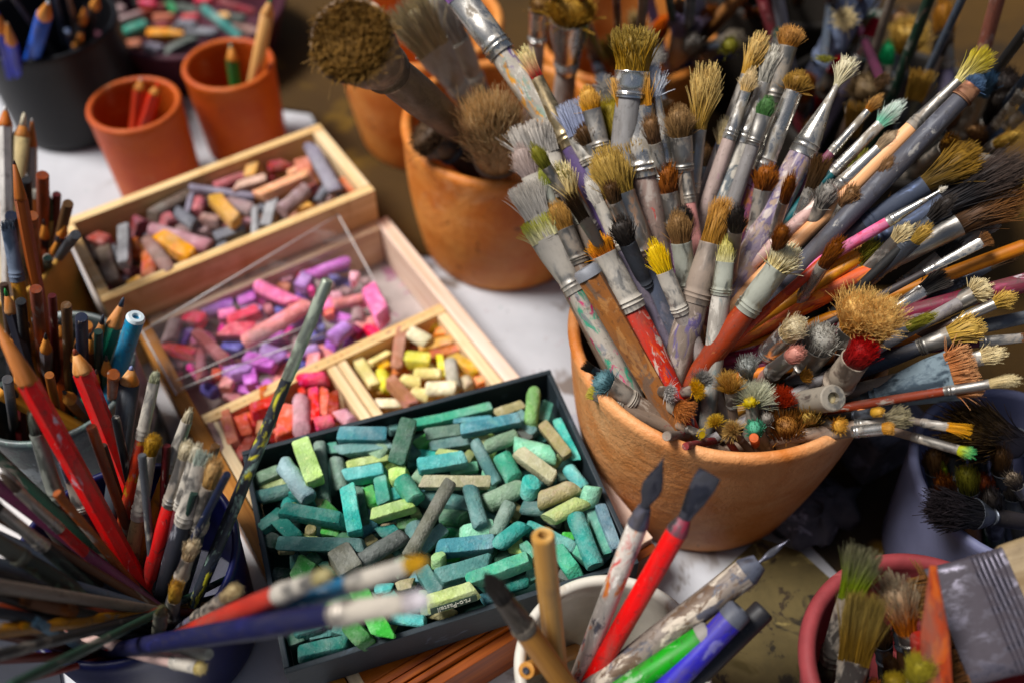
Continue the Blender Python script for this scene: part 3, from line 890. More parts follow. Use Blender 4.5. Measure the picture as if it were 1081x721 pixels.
# bowl of pastel stubs at the back left
V, Fc = lathe_vessel(.092, .075, .055, .005, .004, 72)
bw = obj('bowl', mkmesh('bowl', V, Fc, sharp=50), mat_plain('#4a2530', .6, .35, 30), None, Matrix.Translation((-.312, .868, 0)))
tag(bw, 'dark maroon bowl of colourful pastel stubs in the back left', 'bowl')

# stained painting board under the pink pot
bd = obj('palette_board', prism_mesh([(.098,.262), (.160,.317), (.185,.307), (.275,.195), (.285,.09), (.16,.05)], .001, .006, .0008), mat_plain('#62563a', .6, .4, 26, ('#443a1f', '#1c1712', '#8f8058', '#2a2018'), .45, .2), None)
tag(bd, 'yellowish stained painting board with black spots under the pink pot', 'palette')
gc = obj('paint_box', box_mesh([(-.024, .024, -.030, .030, 0, .045)], .003), mat_plain('#6a6870', .7, .4, 30, ('#2a2a2e', '#8b8a95'), .5), None, rotz(.243, .395, 0, .5))
tag(gc, 'grey stained box between the big pot and the bucket', 'box')
gc2 = obj('rag', mkmesh('rag', *loft([(0, .030, .022), (.004, .034, .025), (.009, .030, .021), (.012, .024, .015), (.015, .014, .010), (.016, .005, .004)], 64, wob=.010, seed=3)), mat_plain('#5c5a60', .9, .45, 40, ('#1d1b1c', '#8b8790'), .55), None, rotz(.194, .335, 0.006, .5))
tag(gc2, 'grey paint stained rag beside the foot of the big pot', 'rag')
wp = obj('paper_sheet', box_mesh([(-.09, .09, -.07, .07, .001, .0016)], 0), mat_plain('#cfcac8', .8, .1, 20), None, rotz(-.36, .35, 0, .35))
tag(wp, 'white paper sheet lying under the tin jar', 'paper')

BOX.update(
    green=dict(zf=.0545, step=.0092, fat=1.43, o=np.array([gm[0], gm[1]]) - np.array([math.cos(ga), math.sin(ga)])*gW/2 - np.array([-math.sin(ga), math.cos(ga)])*gD/2,
        right=(math.cos(ga), math.sin(ga)), back=(-math.sin(ga), math.cos(ga)), W=gW, D=gD, name='black box', group='green pastels in the black box'))
R_, B_ = np.array([math.cos(A33), math.sin(A33)]), np.array([-math.sin(A33), math.cos(A33)])
def comp(M, x0, x1, ya, yb, **kw):
    o = M @ Vector((x1, yb, 0))
    return dict(o=np.array([o[0], o[1]]), right=R_, back=B_, W=x1-x0, D=yb-ya, **kw)
BOX['brown'] = comp(TRM, .0095, W2-.0075, t2, D2-t2, fat=1.3, zf=.0475, step=.0085, name='back tray', group='brown and grey pastels in the back tray')
BOX['pink'] = comp(TRL, .0108, W1-.0108, .0165, .1083, fat=1.5, zf=.0195, step=.0088, name='pink compartment', group='pink and purple pastels in the tray')
BOX['yellow'] = comp(TRL, .0192, .0924, .1176, .215, fat=1.35, zf=.0205, step=.0070, name='yellow compartment', group='yellow and cream pastels in the tray')
BOX['redd'] = comp(TRL, .1071, W1-.0186, .1176, .205, fat=1.35, zf=.0215, step=.0080, name='red compartment', group='red pastels in the tray')
BOX['bowl'] = dict(zf=.012, step=.008, o=np.array([-.40, .78]), right=(1, 0), back=(0, 1), W=.18, D=.18, name='maroon bowl', group='pastel stubs in the bowl')
# ------------------------------------------------------------------ pastel sticks: (crop, x1,y1, x2,y2, width, shape, layer(s), colour)
GREEN = [
 ('g1',490,275,600,575,150,'s',2.2,'lime'), ('g1',350,425,545,690,150,'r',1.7,'pbg'), ('g1',630,270,665,705,105,'r',1.0,'ggreen'),
 ('g1',780,215,1130,215,130,'s',1.7,'sblue'), ('g1',795,340,1165,292,105,'s',1.3,'tgrey'), ('g1',840,445,1150,388,75,'s',1.3,'ygreen'),
 ('g1',850,535,1125,485,120,'s',1.1,'aqua'), ('g1',705,320,785,312,95,'s',.5,'sea'), ('g1',760,390,795,620,115,'r',1.0,'ggreen'),
 ('g1',150,560,335,485,100,'s',.7,'sage'), ('g1',175,622,375,565,62,'s',.6,'ygreen'), ('g1',150,690,420,625,115,'r',.8,'slate'),
 ('g1',842,615,900,955,135,'s',2.1,'turq'), ('g1',930,610,985,900,70,'s',1.2,'dgreen'), ('g4',985,70,1035,300,52,'s',.9,'blue'),
 ('g5',60,170,110,330,90,'s',.9,'bgreen'), ('g5',165,110,195,300,125,'s',1.2,'sea'), ('g5',300,50,300,150,150,'s',1.3,'lime'),
 ('g5',320,130,430,280,150,'r',1.8,'jade'), ('g5',110,395,390,310,110,'s',1.8,'lime'), ('g5',385,390,460,360,80,'s',.8,'ygreen'),
 ('g5',285,470,440,450,85,'s',.8,'leaf'), ('g5',150,530,290,505,110,'r',.9,'teal'), ('g5',160,480,280,460,50,'s',.6,'ptan'),
 ('g5',-10,745,345,535,130,'r',2.0,'char'), ('g5',690,130,370,700,105,'r',(3.3,2.3),'taupe'), ('g5',475,138,990,138,105,'s',2.0,'beige'),
 ('g5',470,245,850,325,120,'s',.9,'slate'), ('g5',615,400,795,420,130,'r',.7,'emer'), ('g5',460,660,640,490,115,'s',1.2,'tgrey'),
 ('g5',840,190,920,470,125,'r',2.3,'tgrey'), ('g5',775,525,990,475,125,'s',1.6,'mint'), ('g5',590,645,1012,605,140,'s',1.8,'sblue'),
 ('g5',640,540,790,530,110,'r',.2,'emer'), ('g6',20,445,255,340,150,'r',1.4,'sage'),
 ('g2',370,325,275,640,140,'s',(2.7,2.0),'dgreen'), ('g2',400,360,1003,222,82,'s',1.4,'jade'), ('g2',505,425,765,385,98,'s',1.4,'ggreen'),
 ('g2',430,520,540,455,100,'s',1.0,'bgreen'), ('g2',540,525,960,450,98,'s',1.0,'slate'), ('g2',715,335,1000,310,62,'s',1.5,'sblue'),
 ('g2',775,398,1215,308,108,'s',2.2,'sblue'), ('g2',385,565,600,600,82,'s',.9,'turq'), ('g2',445,665,800,610,125,'s',2.2,'aqua'),
 ('g2',590,560,770,585,60,'s',1.3,'ygreen'), ('g2',800,565,865,620,85,'s',.8,'olive'), ('g2',700,705,892,665,85,'s',1.2,'mint'),
 ('g2',215,390,305,375,75,'s',.6,'slate'), ('g2',365,660,450,650,85,'s',.6,'dteal'), ('g2',880,485,1037,789,95,'r',2.1,'tgrey'),
 ('g3',25,590,265,500,115,'r',1.9,'sage'), ('g3',90,340,300,268,82,'s',1.2,'khaki'), ('g3',385,185,362,430,115,'r',(2.2,1.6),'lgreen'),
 ('g3',492,265,458,400,90,'s',1.0,'sea'), ('g3',565,405,700,680,78,'s',1.1,'turq'), ('g3',452,415,640,655,95,'s',1.7,'khaki'),
 ('g3',265,345,380,505,112,'s',1.2,'tgrey'), ('g3',415,520,475,540,72,'s',.4,'teal'), ('g3',240,580,525,655,140,'r',1.9,'mint'),
 ('g6',265,55,535,255,120,'s',2.1,'beige'), ('g6',145,90,240,265,150,'r',1.6,'jade'), ('g6',590,80,525,185,62,'s',1.0,'ygreen'),
 ('g6',370,265,345,385,150,'r',(2.6,1.5),'turq'), ('g6',440,420,690,320,145,'r',2.0,'khaki'), ('g6',500,560,760,430,130,'r',2.0,'ygreen'),
 ('g6',650,180,765,325,110,'r',1.2,'aqua'), ('g6',840,310,800,435,140,'r',(2.6,1.6),'mint'), ('g6',295,468,465,490,120,'r',1.4,'slate'),
 ('g6',205,440,90,680,110,'r',1.7,'ggreen'), ('g6',320,600,105,765,125,'r',1.9,'teal'), ('f',555,556,606,580,15,'s',1.2,'teal'),
 ('g6',705,545,850,915,145,'r',2.0,'teal'), ('g6',820,515,945,828,82,'s',1.5,'sea'), ('g6',885,465,1010,790,100,'s',1.7,'blue'),
 ('f',588,580,608,607,19,'s',1.3,'jade'), ('g8',310,185,310,275,115,'r',(2.5,1.5),'lgreen'), ('g8',310,365,700,250,140,'s',1.9,'slate'),
 ('g8',565,385,1000,220,125,'s',2.3,'jade'), ('g8',385,490,570,435,72,'s',1.0,'blue'), ('g8',235,615,592,505,125,'s',1.9,'ygreen'),
 ('g8',640,525,730,505,95,'r',1.2,'sblue'), ('g8',815,440,985,395,90,'r',1.3,'dteal'), ('g8',955,110,1035,210,85,'s',1.4,'jade'),
 ('g8',980,365,1055,330,95,'s',.9,'sea'), ('g8',-60,660,205,690,95,'r',1.5,'aqua'), ('g8',190,310,305,490,130,'s',1.2,'slate'),
 ('g8',10,430,125,400,90,'s',.9,'khaki'), ('g4',345,135,812,215,125,'s',2.1,'dteal'), ('g4',190,285,350,165,125,'s',1.3,'dteal'),
 ('g4',320,385,962,400,125,'s',2.2,'slate'), ('g4',340,230,450,340,125,'s',1.5,'dteal'), ('g4',565,270,560,310,92,'r',(1.9,1.2),'khaki'),
 ('g4',645,290,780,315,70,'s',1.4,'bgreen'), ('g4',200,370,315,400,150,'s',.7,'vdark'), ('g4',285,625,405,640,125,'r',.6,'vdark'),
 ('g4',450,470,455,620,85,'s',.7,'dteal'), ('g4',570,530,470,720,180,'s',1.5,'leaf'), ('g4',775,450,885,625,200,'s',1.9,'taupe'),
 ('g4',975,400,1065,350,92,'s',.8,'khaki'), ('g7',665,205,835,515,165,'s',2.2,'bgreen'), ('g7',545,400,700,570,150,'s',1.9,'leaf'),
 ('g7',180,655,562,570,125,'s',1.5,'dteal'), ('g7',105,570,225,525,105,'s',.8,'dgreen'), ('g7',245,525,435,490,75,'s',.9,'slate'),
 ('g7',445,460,570,490,95,'s',1.3,'dteal'), ('g7',765,155,890,150,85,'r',1.2,'aqua'), ('g7',455,245,605,230,85,'s',1.0,'emer'),
]
BROWN = [
 ('b1',140,230,232,412,82,'s',.6,'dtaupe'), ('b1',212,228,332,272,112,'s',1.0,'brick'), ('b1',300,330,372,580,120,'s',.6,'dtaupe'),
 ('b1',442,145,440,432,95,'s',1.9,'lgrey'), ('b1',495,290,555,280,145,'s',1.0,'rust'), ('b1',505,152,622,88,132,'s',.9,'maroon'),
 ('b1',615,228,805,505,112,'r',2.1,'mbrown'), ('b1',730,232,962,382,130,'s',2.1,'ochre'), ('b1',640,355,640,545,130,'r',.9,'rust'),
 ('b1',645,168,1092,300,122,'r',1.5,'mpink'), ('b1',485,612,585,552,92,'s',.7,'tan'), ('b1',815,390,900,450,62,'s',.9,'mpink'),
 ('b1',265,620,335,642,85,'s',.5,'maroon'), ('b1',955,432,1085,368,55,'s',1.3,'sgrey'),
 ('b2',5,422,262,278,112,'r',1.2,'dtaupe'), ('b2',88,462,185,430,112,'r',1.5,'rose'), ('b2',200,398,332,492,102,'r',1.7,'sgrey'),
 ('b2',322,218,280,402,56,'s',1.8,'lav'), ('b2',298,212,785,282,62,'s',2.3,'lav'), ('b2',372,305,350,402,102,'r',1.2,'rose'),
 ('b2',375,450,525,470,102,'s',1.4,'mbrown'), ('b2',480,288,645,475,112,'s',2.5,'tan'), ('b2',580,328,775,382,122,'r',1.6,'mauve'),
 ('b2',488,202,725,118,82,'r',1.4,'rose'), ('b2',792,50,770,145,122,'s',1.6,'tan'), ('b2',638,222,872,150,92,'s',2.3,'bpink'),
 ('b2',895,62,1045,30,102,'r',1.2,'brick'), ('b3',165,565,562,400,102,'s',2.5,'peach'), ('b3',345,675,535,510,122,'r',2.3,'mauve'),
 ('b2',850,340,850,385,82,'r',1.3,'sgrey'), ('b2',932,285,870,505,88,'s',1.9,'lgrey'), ('b2',790,365,790,575,62,'r',2.1,'lgrey'),
 ('b2',488,592,705,518,92,'s',1.6,'sgrey'), ('b2',615,522,762,458,82,'r',1.1,'mpink'), ('b2',415,715,575,640,62,'s',1.5,'sgrey'),
 ('b2',205,530,442,542,82,'s',1.0,'mauve'), ('b3',578,208,752,525,112,'r',2.1,'lav'), ('b3',498,298,542,425,122,'s',1.2,'terr'),
 ('b3',798,448,905,545,92,'s',1.0,'rust'), ('b3',692,488,618,602,82,'r',1.9,'sgrey'), ('b3',725,560,638,642,72,'r',1.5,'mauve'),
 ('b3',458,662,565,640,92,'s',1.8,'tan'), ('b3',575,500,645,540,92,'r',.8,'rose'), ('b3',395,402,485,360,72,'s',1.2,'peach'),
 ('b3',235,440,295,410,62,'s',.7,'brick'), ('b3',500,400,560,470,80,'s',.5,'mbrown'),
 ('b1',230,470,300,560,90,'s',.1,'dtaupe'), ('b1',440,470,560,500,90,'r',.1,'maroon'), ('b2',280,560,420,600,80,'s',.3,'dtaupe'),
]
PINK = [
 ('p1',262,272,200,455,116,'r',1.9,'mauve'), ('p1',172,278,150,365,82,'r',.9,'plum'), ('p1',338,262,475,280,112,'s',1.5,'rosered'),
 ('p1',352,365,288,475,84,'s',1.3,'purple'), ('p1',135,485,412,540,92,'s',1.9,'red'), ('p1',448,210,692,160,112,'r',1.3,'violet'),
 ('p1',650,105,862,30,112,'r',1.2,'bviolet'), ('p1',738,150,872,98,92,'s',1.6,'orchid'), ('p1',588,252,725,228,92,'s',1.4,'pink'),
 ('p1',658,300,892,208,102,'s',2.1,'rosered'), ('p1',625,360,815,360,135,'s',2.3,'crim'), ('p1',898,130,985,200,122,'r',.9,'plum'),
 ('p1',938,205,1005,190,92,'r',1.3,'rose'), ('p1',858,315,955,280,92,'r',1.3,'mpink'), ('p1',628,470,765,492,112,'s',1.4,'bviolet'),
 ('p1',408,368,642,592,86,'s',2.1,'rose'), ('p2',348,735,832,450,125,'r',2.5,'salmon'), ('p1',788,570,1012,622,112,'s',1.7,'orchid'),
 ('p1',898,500,1065,562,122,'r',1.9,'lilac'), ('p1',645,690,855,650,112,'s',1.4,'lilac'), ('p1',375,625,375,675,72,'r',1.3,'hotp'),
 ('p1',445,515,450,725,82,'r',1.9,'rose'), ('p1',528,692,605,690,92,'s',1.1,'coral'), ('p1',198,620,315,642,92,'s',.9,'wine'),
 ('p1',238,690,302,722,92,'s',.7,'rose'), ('p1',398,468,525,582,52,'s',1.2,'wine'),
 ('p2',448,308,722,432,112,'r',2.3,'pink'), ('p2',538,250,685,332,72,'s',1.1,'rust'), ('p2',625,260,705,248,62,'s',1.4,'ppink'),
 ('p3',50,400,112,300,112,'s',1.6,'lilac'), ('p3',130,292,402,192,92,'r',2.1,'orchid'), ('p3',25,310,120,260,70,'s',1.2,'rosered'), ('p2',835,352,880,338,82,'s',1.6,'hotp'),
 ('p2',588,512,662,470,72,'s',1.2,'bviolet'), ('y1',0,170,108,88,102,'r',2.1,'lilac'), ('p3',430,330,490,330,112,'s',2.1,'ppink'),
 ('p3',285,460,362,450,82,'r',1.8,'ppink'), ('p3',358,410,435,432,72,'s',1.3,'mauve'), ('p3',570,398,682,622,130,'s',2.6,'pink'),
 ('p3',298,522,525,470,82,'r',1.7,'salmon'), ('p3',490,558,490,645,102,'r',1.6,'mauve'), ('p3',478,692,635,640,82,'s',1.2,'salmon'),
 ('p3',518,350,575,350,62,'s',.9,'mauve'), ('p3',238,602,315,580,82,'s',1.5,'coral'), ('p3',190,690,235,700,70,'s',1.0,'bviolet'),
 ('p3',320,480,420,470,60,'r',.8,'rose'), ('p1',480,330,560,420,80,'s',.2,'wine'), ('p3',-20,560,100,520,110,'r',1.8,'salmon'),
 ('p1',30,350,110,420,70,'s',.4,'wine'), ('p3',330,250,420,230,60,'s',1.4,'bviolet'),
]
YELLOW = [
 ('y1',150,285,272,465,76,'s',1.5,'cream'), ('y1',90,350,235,535,56,'s',1.0,'obrown'), ('y1',228,272,402,150,76,'r',1.0,'yolive'),
 ('y1',243,328,378,255,46,'s',1.7,'cream'), ('y1',440,118,410,345,76,'s',2.2,'pbrown'), ('y1',500,128,612,192,92,'r',2.1,'white'),
 ('y1',595,90,685,78,72,'s',1.0,'lemon'), ('y1',648,142,715,130,62,'s',1.1,'orange'), ('y1',558,232,765,180,72,'s',1.7,'tan'),
 ('y1',615,282,805,232,66,'s',1.4,'obrown'), ('y1',478,300,615,312,92,'s',2.1,'lemon'), ('y1',758,288,935,392,82,'s',1.7,'amber'),
 ('y1',752,310,782,485,82,'r',2.2,'gbeige'), ('y1',688,295,702,405,48,'s',1.8,'lemon'), ('y1',525,390,695,392,76,'r',1.9,'cream'),
 ('y1',595,352,655,348,52,'s',1.4,'white'), ('y1',438,430,545,442,86,'r',1.9,'cream'), ('y1',318,378,352,495,82,'r',1.1,'lemon'),
 ('y1',368,428,515,595,86,'s',2.3,'pbrown'), ('y1',515,508,625,535,92,'r',1.9,'cream'), ('y1',598,490,785,482,102,'r',2.2,'white'),
 ('y1',850,415,872,485,82,'r',1.7,'ptan'), ('y1',905,445,975,430,62,'s',1.5,'orange'), ('y1',275,585,435,585,72,'s',1.5,'white'),
 ('y1',385,385,485,370,72,'s',.8,'obrown'), ('y1',488,232,545,228,62,'s',.6,'rust'), ('y1',295,352,365,320,62,'s',.9,'amber'),
 ('y1',590,555,660,545,60,'s',1.2,'lemon'), ('y1',60,280,70,350,36,'s',.8,'obrown'),
]
REDS = [
 ('r1',140,375,235,608,100,'s',1.5,'mbrown'), ('r1',230,325,292,538,82,'s',1.9,'terr'), ('r1',328,375,372,485,84,'s',1.7,'coral'),
 ('r1',365,345,412,432,84,'s',1.2,'coral'), ('r1',395,332,545,280,102,'s',2.1,'red'), ('r1',485,175,505,275,112,'s',1.4,'rust'),
 ('r1',425,442,505,430,92,'s',1.7,'peach'), ('r1',620,325,600,500,115,'s',1.4,'coral'), ('r1',710,255,712,455,106,'r',2.1,'mpink'),
 ('r1',715,130,872,120,102,'r',1.7,'rosered'), ('r1',790,195,800,385,72,'s',1.9,'red'), ('r1',860,205,850,355,62,'s',1.9,'coral'),
 ('r1',915,218,915,375,76,'s',1.8,'brick'), ('r1',798,412,915,390,105,'r',2.3,'crim'), ('r1',948,328,1035,402,92,'r',1.9,'mpink'),
 ('r1',400,500,290,665,76,'s',1.5,'brick'), ('r1',695,212,755,200,62,'s',1.3,'red'), ('r1',415,532,455,500,62,'s',1.3,'coral'),
 ('r1',290,345,320,420,60,'s',.9,'red'), ('r1',380,460,420,480,60,'s',.8,'red'),
]
for key, rows in (('green', GREEN), ('brown', BROWN), ('pink', PINK), ('yellow', YELLOW), ('redd', REDS)):
    for row in rows: pastel(key, *row)

# loose red stubs in the front compartment, under the black box
BOX['front'] = dict(BOX['redd'], name='front compartment', group='red pastels in the tray', zf=.0153, step=.008)
pastel('front', 'f', 387, 698, 428, 680, 14, 's', 1.2, 'brick')
pastel('front', 'f', 378, 692, 400, 684, 12, 'r', .6, 'red')

# stubs in the maroon bowl (far, blurred)
BOWL = [('T2',280,185,470,185,62,'s','ochre'), ('T2',110,195,270,130,60,'r','sea'), ('T2',110,120,240,75,45,'r','mauve'), ('T2',250,80,370,50,60,'s','brick'),
 ('T2',460,105,540,100,55,'s','red'), ('T2',570,50,760,200,50,'r','slate'), ('T2',370,280,520,210,60,'s','char'), ('T2',480,170,630,180,55,'s','sgrey'),
 ('T2',270,250,340,270,60,'s','lav'), ('T2',150,250,240,240,60,'s','rust'), ('T2',310,100,410,100,50,'s','terr'), ('T2',530,10,610,10,50,'s','crim'),
 ('T2',380,20,420,70,45,'s','emer'), ('T2',680,100,780,110,55,'s','char'), ('T2',650,90,700,90,40,'s','tan'), ('T2',150,20,230,20,45,'s','char'),
 ('T2',640,10,830,70,45,'r','maroon'), ('T2',100,30,150,60,40,'s','mauve'), ('T2',740,140,840,180,50,'s','mbrown'), ('T2',330,150,380,130,40,'s','maroon'),
 ('T2',420,130,520,140,50,'s','sgrey'), ('T2',200,150,260,160,40,'s','olive'), ('T2',440,40,520,60,50,'r','char'), ('T2',240,20,320,30,40,'s','rosered')]
for i, (c, x1, y1_, x2, y2, w_, s_, col_) in enumerate(BOWL):
    pastel('bowl', c, x1, y1_, x2, y2, w_, s_, 1.6 + .6*(i % 3), col_)

# lettering on the yellow green stick at the front edge of the black box


def fill(box, names, region, n, wr, lr, lay, M_, x0, x1, ya, yb, zz, seed, gap):
    fr = np.random.default_rng(seed); inv = Matrix(M_).inverted(); got = 0
    pos = [proj(p['p'])[:2] for p in PAST if p['box'] == box]
    for i in range(2500):
        u, v = fr.uniform(region[0], region[2]), fr.uniform(region[1], region[3])
        lx, ly = (inv @ Vector(P(u, v, zz)))[:2]
        if not (x0 < lx < x1 and ya < ly < yb): continue
        if any(math.hypot(a-u, b-v) < gap for a, b in pos): continue
        an = fr.uniform(0, 3.14); L_ = fr.uniform(*lr)
        pastel(box, 'f', u-math.cos(an)*L_, v-math.sin(an)*L_*.8, u+math.cos(an)*L_, v+math.sin(an)*L_*.8, fr.uniform(*wr), 's' if fr.random() < .6 else 'r', fr.uniform(*lay), names[int(fr.integers(len(names)))], True)
        pos.append((u, v)); got += 1
        if got >= n: break
GN = ['teal','dteal','sea','jade','dgreen','slate','sage','ggreen','aqua','lime','ygreen','bgreen','emer','mint','sblue','char','khaki','turq','leaf','tgrey']
fill('green', GN, (262, 400, 670, 700), 80, (15, 20), (8, 15), (.3, 1.1), GM, -gW/2+.014, gW/2-.014, -gD/2+.012, gD/2-.014, .058, 21, 13)
fill('brown', ['dtaupe','mauve','mbrown','rust','brick','sgrey','terr','rose','tan','lav'], (70, 130, 400, 330), 26, (10, 13), (6, 12), (.0, .8), TRM, .018, W2-.016, t2+.008, D2-t2-.008, .055, 5, 11)
fill('pink', ['pink','crim','violet','purple','orchid','lilac','rosered','plum','salmon','rose','hotp','mauve','bviolet'], (150, 240, 425, 420), 40, (12, 16), (7, 13), (.1, 1.2), TRL, .055, W1-.020, .026, .100, .03, 6, 11)
fill('yellow', ['cream','ochre','amber','lemon','tan','obrown','white','peach'], (350, 330, 520, 440), 14, (9, 12), (6, 10), (.0, .7), TRL, .026, .086, .126, .200, .028, 7, 10)
fill('redd', ['red','coral','rosered','brick','crim','terr','salmon'], (205, 380, 390, 490), 14, (11, 14), (7, 11), (.0, .8), TRL, .114, W1-.026, .126, .200, .028, 8, 11)

LV = np.concatenate(LOOSE_V)
lp_ = obj('pastel_pieces', mkmesh('pieces', LV, LOOSE_F, cols=np.concatenate(LOOSE_C), sharp=38), mat_pastel(True), None)
tag(lp_, 'broken pastel pieces lying half buried under the other pastels in the trays', 'pastel pieces', kind='stuff')

# crumbs of pastel and dust on the table and in the trays
cr = np.random.default_rng(77); CV = []; CF = []; CC = []
def crumb(p, r, col):
    o = len(CV)
    for k in range(6):
        d = np.array([[1,0,0],[-1,0,0],[0,1,0],[0,-1,0],[0,0,1],[0,0,-1]][k], float)
        CV.append(np.array(p) + d*r*cr.uniform(.5, 1.2)); CC.append(col)
    for f in ((0,2,4),(2,1,4),(1,3,4),(3,0,4),(2,0,5),(1,2,5),(3,1,5),(0,3,5)): CF.append(tuple(o+i for i in f))
cols = [lin(x) for x in ('#b08a84','#8f4a5a','#c9a060','#4a8a7c','#6d6a70','#d8d0c0','#a0522d','#3a3634','#c05a70')]
for i in range(420):
    m = TRL @ Vector((cr.uniform(.012, W1-.012), cr.uniform(.018, .30), 0)); onb = cr.random()
    if onb < .45:
        q = TRL @ Vector((cr.uniform(.0, W1), cr.choice([.004+.004, .113, cr.uniform(.01, .2)]), 0)); lq = TRL.inverted() @ q
        if .1085 < lq[1] < .1172: z_ = .0442
        elif lq[1] < .0163 and lq[1] > .0068: z_ = .0451
        elif lq[0] > .0112 and lq[1] < .107: z_ = .0107
        else: continue
        p = (q[0], q[1], z_)
    else: p = (cr.uniform(-.10, .10), cr.uniform(.36, .60), .0004) if onb < .8 else (cr.uniform(-.40, -.15), cr.uniform(.54, .75), .0004)
    if onb >= .45:
        lq = TRL.inverted() @ Vector((p[0], p[1], 0)); 
        if -.005 < lq[0] < .215 and -.11 < lq[1] < .36: continue
    crumb(p, cr.uniform(.0003, .0011), cols[int(cr.integers(len(cols)))]*cr.uniform(.6, 1.1))
cb = obj('pastel_crumbs', mkmesh('crumbs', CV, CF, smooth=False, cols=np.array(CC)), mat_hair(), None)
tag(cb, 'tiny crumbs of pastel scattered over the table and tray edges', 'crumbs', kind='stuff')
# ------------------------------------------------------------------ brushes in the big clay pot
TAU, GRY, PNK = '#8a7768', '#756a60', '#b08a80'
def B(*a, **k): return brush('pot', *a, **k)
# left front group
B('C',(100,25),(135,112),(168,240),(205,330),132,112,80,'flat',('#8f8a84','#c6beb4'),'chalk',(GRY,('#a9a39a',),.5),.205,'wide flat grey bristled brush at the left edge of the fan',s=.45,n=700)
B('C',(65,78),(88,175),(112,262),(150,360),72,52,46,'filbert',('#8d7f7a','#b5a39a'),'chalk',(GRY,(),.4),.202,'rounded mauve grey brush below the wide flat grey one',s=.6)
B('C',(80,192),(108,282),(138,360),(165,450),92,76,52,'flat',('#a8a29a','#d2cabf'),'chalk',(TAU,(),.4),.200,'pale grey flat brush above the yellow green tipped one',s=.65)
B('C',(113,285),(132,345),(222,490),(345,700),92,86,52,'flat',('#cfc9a2','#a9a83c'),'chalk',('#b9b0a4',('#3f9a7c','#c0386c','#8a8a8c'),.6),.186,'white handled flat brush with yellow green bristle ends',s=.86,n=480,tipband=.6)
B('C',(160,232),(188,318),(228,412),(300,560),72,56,52,'round',('#8f6a3e','#c49a62'),'dirty',(TAU,('#a9a29a',),.4),.193,'small tan round brush beside the wooden hexagonal handle',s=.8)
B('C',(178,128),(214,240),(236,300),(268,372),100,34,30,'splay',('#b89f6c','#e8d9ae'),'green',(GRY,(),.4),.206,'cream brush with splayed curly bristles left of the olive tan one',s=.6,n=260)
B('C',(128,142),(140,196),(160,260),(190,340),34,26,24,'filbert',('#7d8440','#a5a45c'),'green',(GRY,(),.4),.207,'small olive green tipped brush behind the splayed cream one',s=.55)
B('C',(292,86),(342,222),(412,408),(495,640),122,98,86,'round',('#8c7340','#c0a266'),('#a8a49c',.4,'#9c7c66',.8),('#4c515e',('#6d6a72',),.5),.214,'large olive tan round brush with dark slate handle',s=.6,n=700,fmouth=.95)
B('C',(252,168),(286,248),(346,372),(430,540),40,34,40,'filbert',('#b9b2a8','#d8d2c8'),'chalk',('#8d8494',('#b0a8b0',),.5),.206,'slim brush with small pale grey tip and lilac grey handle',s=.66)
B('C',(278,326),(300,385),(372,540),(462,715),78,70,76,'round',('#b06a30','#d99a4e'),'chalk',('#c2401f',('#d8602c','#4a4a60','#c8b8ac'),.5),.190,'orange tipped brush with a red orange painted handle',s=.85,n=360)
B('C',(430,338),(462,432),(512,545),(545,620),66,48,44,'filbert',('#d9b83a','#eecb1e'),'chalk',('#a39a94',(),.3),.196,'bright yellow tipped brush with pale ferrule',s=.72,n=300)
rod('pot','C',(250,420),(420,712),72,mat_paint('#94613c',('#6e5a4c','#a87a52'),.6,60,.5),.183,'brown six sided wooden handle standing upside down with grey end',s=.92,tap=.85,hole='#3a3a3c',name='brush_handle',cat='paint brush',seg=6,capcol=mat_plain('#8f9094',.5,.3,120),caplen=.006)
B('C',(500,258),(516,348),(536,482),(548,600),70,56,50,'round',('#6f5338','#9a7a56'),'green',(TAU,(),.4),.200,'brown round brush between the yellow tip and the two tufted brush',s=.62)
B('C',(632,228),(592,352),(560,518),(488,722),84,66,76,'stiff',('#8a6434','#c2935a'),('#8f857c',.55,'#8a7c70',.95),('#85776c',('#5a5078','#a89a90','#6d6258'),.6),.205,'thick taupe handled brush with a two tufted tan tip',s=.85,n=420)
B('C',(640,328),(626,402),(622,492),(598,700),42,50,52,'filbert',('#cfc79c','#bfb36a'),'green',('#a59f96',('#c4beb4','#7d8a88'),.5),.199,'pale yellow filbert brush with grey green handle',s=.82)
B('C',(510,68),(516,112),(536,242),(560,385),44,26,30,'filbert',('#b98f2c','#d9b01e'),'dirty',('#c08a84',('#c43b3b',),.5),.215,'small mustard tipped brush with pinkish handle',s=.55)
B('A',(375,238),(388,340),(416,560),(445,720),122,116,92,'flat',('#a8783e','#d9ae72'),'steel',('#a08a80',('#d0302a','#b9aca2'),.45),.240,'wide tan flat brush with shiny ferrule and red spot on its handle',s=.42,n=700)
B('A',(443,190),(458,302),(500,560),(522,722),86,30,66,'filbert',('#c9cdd6','#e4e6ea'),'steel',('#b070a8',('#e6d4e0','#d8b4d0','#8a5a9c'),.8),.245,'white bristled brush with magenta splashed handle',s=.42,n=320)
B('A',(528,328),(538,432),(548,540),(556,640),100,70,60,'round',('#6d5438','#9a7c5a'),'dull',(TAU,(),.4),.232,'soft brown round brush behind the magenta splashed handle',s=.35)
B('A',(622,196),(602,412),(574,610),(556,715),125,46,56,'splay',('#a5854c','#d8bd86'),'dull',(GRY,('#9a9a92',),.4),.246,'big fair brush with long splayed bristles and grey ferrule',s=.36,n=460)
B('A',(795,100),(757,242),(672,415),(592,655),92,34,34,'splay',('#b08a4c','#dcc08a'),'dull',('#a39a96',('#7d8ca8',),.4),.254,'long fair splayed brush left of the grey splayed one',s=.3,n=320)
